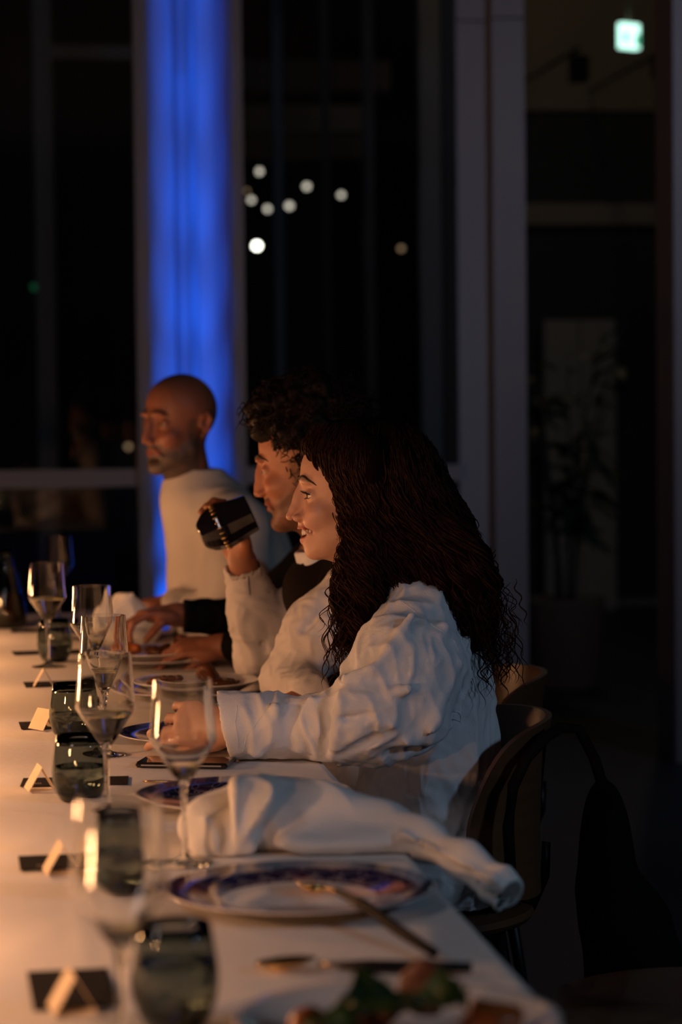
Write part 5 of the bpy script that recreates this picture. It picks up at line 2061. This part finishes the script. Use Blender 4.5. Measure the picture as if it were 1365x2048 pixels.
g = Field(axis(0.40, 0.98, 0.008), axis(5.20, 5.86, 0.008), axis(0.50, 1.12, 0.008))
g.ell((0.80, 5.52, 0.84), (0.13, 0.185, 0.19), k=0.05)
g.ell((0.83, 5.52, 0.65), (0.13, 0.18, 0.16), k=0.08)
g.cap((0.77, 5.37, 0.99), (0.77, 5.67, 0.99), 0.062, 0.062, k=0.05)
g.cap(hshL, helL, 0.058, 0.052, k=0.04)
g.cap(helL, hwrL * 0.85 + helL * 0.15, 0.050, 0.038, k=0.03)
g.cap(hshR, helR, 0.058, 0.052, k=0.04)
g.cap(helR, hwrR * 0.98 + helR * 0.02, 0.050, 0.038, k=0.03)
g.cap(nbh + vec(-0.01, 0, 0.01), nbh + vec(-0.03, 0, 0.12), 0.060, 0.070, k=0.008, op='s')
field_obj('top', g, MT['black_cloth'], HR, 1, lambda V: crease(V, 0.09, 61, 0.004))
h = Field(axis(0.62, 0.96, 0.007), axis(5.36, 5.70, 0.007), axis(1.10, 1.40, 0.007))
h.ell(fh.pt(-88, 0, 42), vec(0.102, 0.082, 0.092), fh.A, k=0.02)
h.ell(fh.pt(-135, 0, 0), vec(0.055, 0.075, 0.075), fh.A, k=0.02)
h.ell(fh.pt(4, 0, -10), vec(0.062, 0.13, 0.082), fh.A, k=0.01, op='s')
field_obj('hair', h, MT['hair_m'], HR, 1, lambda V: 0.004 * waves(V, 0.03, 62))

# ---------------- bald man at the far end
fb = Frame((0.372, 6.125, 1.293), 34, 2.0, 0.0, 1.06)
BR = empty('person', (0.60, 6.2, 0), 'bald bearded man in a white crew-neck sweater before the blue column', 'person')
hips = (0.66, 6.22, 0.545)
f = Field(axis(0.20, 1.0, 0.014, [(0.33, 0.55, 0.0030)]),
          axis(5.84, 6.62, 0.014, [(6.06, 6.30, 0.0030)]),
          axis(0.02, 1.46, 0.014, [(1.15, 1.45, 0.0030)]))
head(f, fb, 'b')
nbb = vec(0.475, 6.205, 1.10)
f.cap(fb.pt(-88, 0, -60), nbb, 0.058, 0.062, k=0.03)
f.cap(nbb, (0.66, 6.22, 0.62), 0.06, 0.13, k=0.03)
f.cap((0.55, 6.05, 1.03), (0.52, 6.36, 1.03), 0.055, 0.055, k=0.05)
bshL, belL, bwrL = vec(0.575, 6.02, 1.015), vec(0.52, 5.93, 0.80), vec(0.42, 6.07, 0.842)
bshR, belR, bwrR = vec(0.53, 6.40, 1.015), vec(0.54, 6.47, 0.80), vec(0.46, 6.28, 0.80)
f.cap(bshL, belL, 0.048, 0.042, k=0.03)
f.cap(belL, bwrL, 0.042, 0.030, k=0.02)
f.cap(bshR, belR, 0.048, 0.042, k=0.03)
f.cap(belR, bwrR, 0.042, 0.030, k=0.02)
hand(f, bwrL, vec(-0.75, 0.6, 0.0), vec(0, 0.1, -1), 1, [(0.5, 0.6, 0.4)] * 4)
hand(f, bwrR, vec(-0.7, -0.6, 0.0), vec(0, 0.1, -1), 1, [(0.5, 0.6, 0.4)] * 4)
body_legs(f, hips, 0.34)
finish_body(BR, f, fb, 'skin_b', 'b')
eyes(fb, BR, 0.0, 'iris', 'eyeshade')
brows(fb, f, BR, 1.0)
lower_body(BR, hips, -1, 6.22, 0.34)
g = Field(axis(0.30, 0.92, 0.006), axis(5.84, 6.56, 0.006), axis(0.50, 1.18, 0.006))
g.ell((0.575, 6.205, 0.90), (0.165, 0.20, 0.21), k=0.05)
g.ell((0.62, 6.215, 0.72), (0.185, 0.19, 0.20), k=0.08)
g.cap((0.565, 6.05, 1.055), (0.525, 6.36, 1.055), 0.074, 0.070, k=0.06)
g.cap(nbb + vec(0.03, 0, 0.0), nbb + vec(0.012, -0.005, 0.055), 0.095, 0.074, k=0.06)
g.cap(nbb + vec(-0.005, -0.02, -0.01), nbb + vec(0.03, 0, -0.08), 0.078, 0.10, k=0.04)
g.chain([bshL, (bshL + belL) / 2 + vec(0.02, 0, 0), belL], [0.075, 0.074, 0.058], k=0.05)
g.chain([belL, bwrL], [0.056, 0.040], k=0.03)
g.chain([bshR, (bshR + belR) / 2, belR], [0.075, 0.072, 0.058], k=0.05)
g.chain([belR, bwrR], [0.056, 0.040], k=0.03)
g.cap(nbb + vec(-0.004, -0.004, 0.062), nbb + vec(-0.03, -0.012, 0.15), 0.060, 0.075, k=0.006, op='s')
V, Q = g.nets()
V = relax(V, Q, 1)
V = V + vnormals(V, Q) * (crease(V * vec(1, 1, 0.6), 0.16, 71, 0.006))[:, None]
obj('sweater', make_quads('sweater', V, Q, MT['sweater']), BR)


# ------------------------------------------------------------------ napkins
f = Field(axis(0.19, 0.68, 0.0034), axis(2.90, 3.26, 0.0038), axis(0.64, 0.90, 0.0034))
f.chain([(0.262, 3.135, 0.782), (0.325, 3.150, 0.793), (0.410, 3.150, 0.786), (0.480, 3.125, 0.772), (0.530, 3.075, 0.763), (0.575, 3.01, 0.748), (0.618, 2.955, 0.716)],
        [0.030, 0.043, 0.040, 0.030, 0.024, 0.024, 0.026], k=0.03)
f.ell((0.38, 3.17, 0.778), (0.15, 0.065, 0.036), k=0.04)
f.ell((0.45, 3.09, 0.765), (0.11, 0.04, 0.018), k=0.02)
f.ell((0.262, 3.115, 0.778), (0.030, 0.045, 0.032), k=0.04)
f.cap((0.245, 3.10, 0.758), (0.30, 3.08, 0.765), 0.012, 0.016, k=0.02)
# rolled corner standing up like a lily
f.cap((0.286, 3.070, 0.766), (0.308, 3.078, 0.834), 0.010, 0.030, k=0.008)
f.cap((0.288, 3.050, 0.772), (0.312, 3.062, 0.850), 0.004, 0.024, k=0.004, op='s')
f.half((0.308, 3.078, 0.850), (0.1, -0.2, 1), 0.004)
for a, b_, r in [((0.50, 3.05, 0.778), (0.60, 2.94, 0.735), 0.006), ((0.25, 3.085, 0.80), (0.262, 3.075, 0.765), 0.006)]:
    f.cap(a, b_, r, r * 0.6, k=0.010)
for a, b_, r in [((0.325, 3.085, 0.77), (0.33, 3.09, 0.83), 0.008),
                 ((0.52, 3.035, 0.765), (0.60, 2.935, 0.715), 0.005), ((0.274, 3.07, 0.76), (0.276, 3.085, 0.81), 0.005)]:
    f.cap(a, b_, r, r, k=0.010, op='s')
# hollow rolled tail end
tl = unit(vec(0.043, -0.055, -0.032))
f.half(vec(0.622, 2.950, 0.713), tl, 0.002)
f.cap(vec(0.600, 2.978, 0.722), vec(0.65, 2.914, 0.69), 0.018, 0.021, k=0.003, op='s')
V, Q = f.nets()
V = relax(V, Q, 1)
V = V + vnormals(V, Q) * (crease(V * vec(0.8, 1, 1), 0.17, 81, 0.0060) + crease(V, 0.06, 83, 0.0014))[:, None]
on = (V[:, 2] < 0.7515) & (V[:, 0] < 0.512)
V[on, 2] = 0.7515
o = obj('napkin', make_quads('napkin', V - vec(0.4, 3.1, 0.7515), Q, MT['napkin']))
o.location = (0.4, 3.1, 0.7515)
tag(o, 'big rolled white napkin with a lily-like fold trailing over the table edge', 'napkin', 'white linen napkins')

f = Field(axis(0.16, 0.44, 0.0045), axis(5.80, 6.12, 0.005), axis(0.73, 0.92, 0.0045))
f.chain([(0.215, 5.93, 0.795), (0.285, 5.96, 0.838), (0.350, 5.97, 0.800)], [0.030, 0.036, 0.030], k=0.02)
f.ell((0.28, 5.95, 0.775), (0.095, 0.06, 0.028), k=0.02)
f.cap((0.290, 5.945, 0.855), (0.305, 5.935, 0.878), 0.016, 0.007, k=0.012)
V, Q = f.nets()
V = relax(V, Q, 1)
V = V + vnormals(V, Q) * (crease(V, 0.09, 85, 0.007))[:, None]
on = V[:, 2] < 0.7515
V[on, 2] = 0.7515
o = obj('napkin', make_quads('napkin', V - vec(0.28, 5.95, 0.7515), Q, MT['napkin']))
o.location = (0.28, 5.95, 0.7515)
tag(o, 'crumpled white napkin heaped in front of the bald man', 'napkin', 'white linen napkins')


# ------------------------------------------------------------------ chairs
def shell_chair(x, y, rz, label, first=[None]):
    if first[0] is not None:
        c = copy_tree(first[0])
        c.location = (x, y, 0)
        c.rotation_euler = (0, 0, rz)
        c['label'] = label
        return c
    t = empty('dining_chair', (x, y, 0), label, 'chair', 'wooden shell chairs', rz)
    # curved plywood back wrapping half round the sitter
    n, k = 41, 15
    V, Fc = [], []
    for lay in (0, 1):
        for i in range(n):
            th = math.radians(-74 + 148 * i / (n - 1))
            e = abs(th) / math.radians(74)
            top = 0.785 - 0.02 * e ** 2 - 0.11 * e ** 7
            bot = 0.475 + 0.10 * e ** 6
            for j in range(k):
                q = j / (k - 1)
                z = bot + (top - bot) * q
                r = 0.222 + 0.020 * q - 0.010 * math.sin(PI * q) + (0.011 if lay else 0)
                V.append((r * math.cos(th), 1.02 * r * math.sin(th), z))
    for lay in (0, 1):
        o = lay * n * k
        for i in range(n - 1):
            for j in range(k - 1):
                Fc.append((o + i * k + j, o + (i + 1) * k + j, o + (i + 1) * k + j + 1, o + i * k + j + 1))
    for i in range(n - 1):
        for j in (0, k - 1):
            Fc.append((i * k + j, (i + 1) * k + j, n * k + (i + 1) * k + j, n * k + i * k + j))
    for j in range(k - 1):
        for i in (0, n - 1):
            Fc.append((i * k + j, i * k + j + 1, n * k + i * k + j + 1, n * k + i * k + j))
    b = MB()
    b.add(V, Fc)
    b.build('backrest', MT['chair'], t, world=False, sharp=40)
    b = MB()
    prof = [(0.0, 0.424), (0.20, 0.424), (0.228, 0.430), (0.235, 0.440), (0.230, 0.450), (0.20, 0.452), (0.10, 0.446), (0.0, 0.444)]
    b.lathe(prof, 56)
    b.V = [(vx * (1.05 if vx < 0 else 0.98) - 0.01, vy * 1.03, vz - (0.012 if vx < -0.17 else 0)) for vx, vy, vz in b.V]
    b.build('seat', MT['chair'], t, world=False, sharp=50)
    for sx, sy in ((-1, -1), (-1, 1), (1, -1), (1, 1)):
        b = MB()
        b.tube([(0.13 * sx, 0.13 * sy, 0.428), (0.19 * sx, 0.19 * sy, 0.0)], [0.014, 0.010], 10)
        b.build('leg', MT['metal_black'], t, world=False)
    b = MB()
    b.tube([(0.205, -0.06, 0.44), (0.232, -0.06, 0.50), (0.234, -0.06, 0.56)], 0.008, 8)
    b.build('back_bracket', MT['metal_black'], t, world=False)
    b = MB()
    b.tube([(0.205, 0.06, 0.44), (0.232, 0.06, 0.50), (0.234, 0.06, 0.56)], 0.008, 8)
    b.build('back_bracket', MT['metal_black'], t, world=False)
    first[0] = t
    return t


shell_chair(0.702, 4.205, 0.0, 'wooden shell chair the woman sits on, a black strap over its back')
shell_chair(0.850, 4.89, 0.0, 'wooden shell chair with rounded back just behind the woman\'s chair')
shell_chair(0.840, 5.54, 0.0, 'wooden shell chair under the person in black, behind the other chairs')
shell_chair(0.690, 6.22, 0.0, 'wooden shell chair under the bald man at the far end')
shell_chair(1.02, 3.40, 0.15, 'empty wooden chair pulled back from the table at lower right')

# ------------------------------------------------------------------ shoulder bag hung on the woman's chair
t = empty('shoulder_bag', (1.03, 4.12, 0), 'large black shoulder bag hanging by its strap on the woman\'s chair', 'bag')
f = Field(axis(0.93, 1.32, 0.008), axis(3.90, 4.36, 0.008), axis(-0.02, 0.74, 0.008))
f.ell((1.035, 4.12, 0.52), (0.045, 0.10, 0.15), k=0.05)
f.ell((1.09, 4.12, 0.28), (0.085, 0.15, 0.20), k=0.08)
f.ell((1.14, 4.12, 0.12), (0.12, 0.17, 0.13), k=0.06)
f.half((0, 0, 0.004), (0, 0, -1))
field_obj('bag_body', f, MT['black_cloth'], t, 1, lambda V: crease(V, 0.16, 91, 0.006) * (V[:, 2] > 0.03))
b = MB()
for off in (0.0, 0.010, 0.020):
    b.tube([(1.035, 4.08 - off, 0.62), (1.000, 4.06 - off, 0.72), (0.972, 4.055 - off, 0.772), (0.940, 4.05 - off, 0.776), (0.905, 4.015 - off, 0.765), (0.865, 3.985 - off, 0.735),
            (0.838, 3.970 - off, 0.69), (0.828, 3.965 - off, 0.62), (0.832, 3.965 - off, 0.54)], 0.008, 8)
b.build('strap', MT['black_cloth'], t)
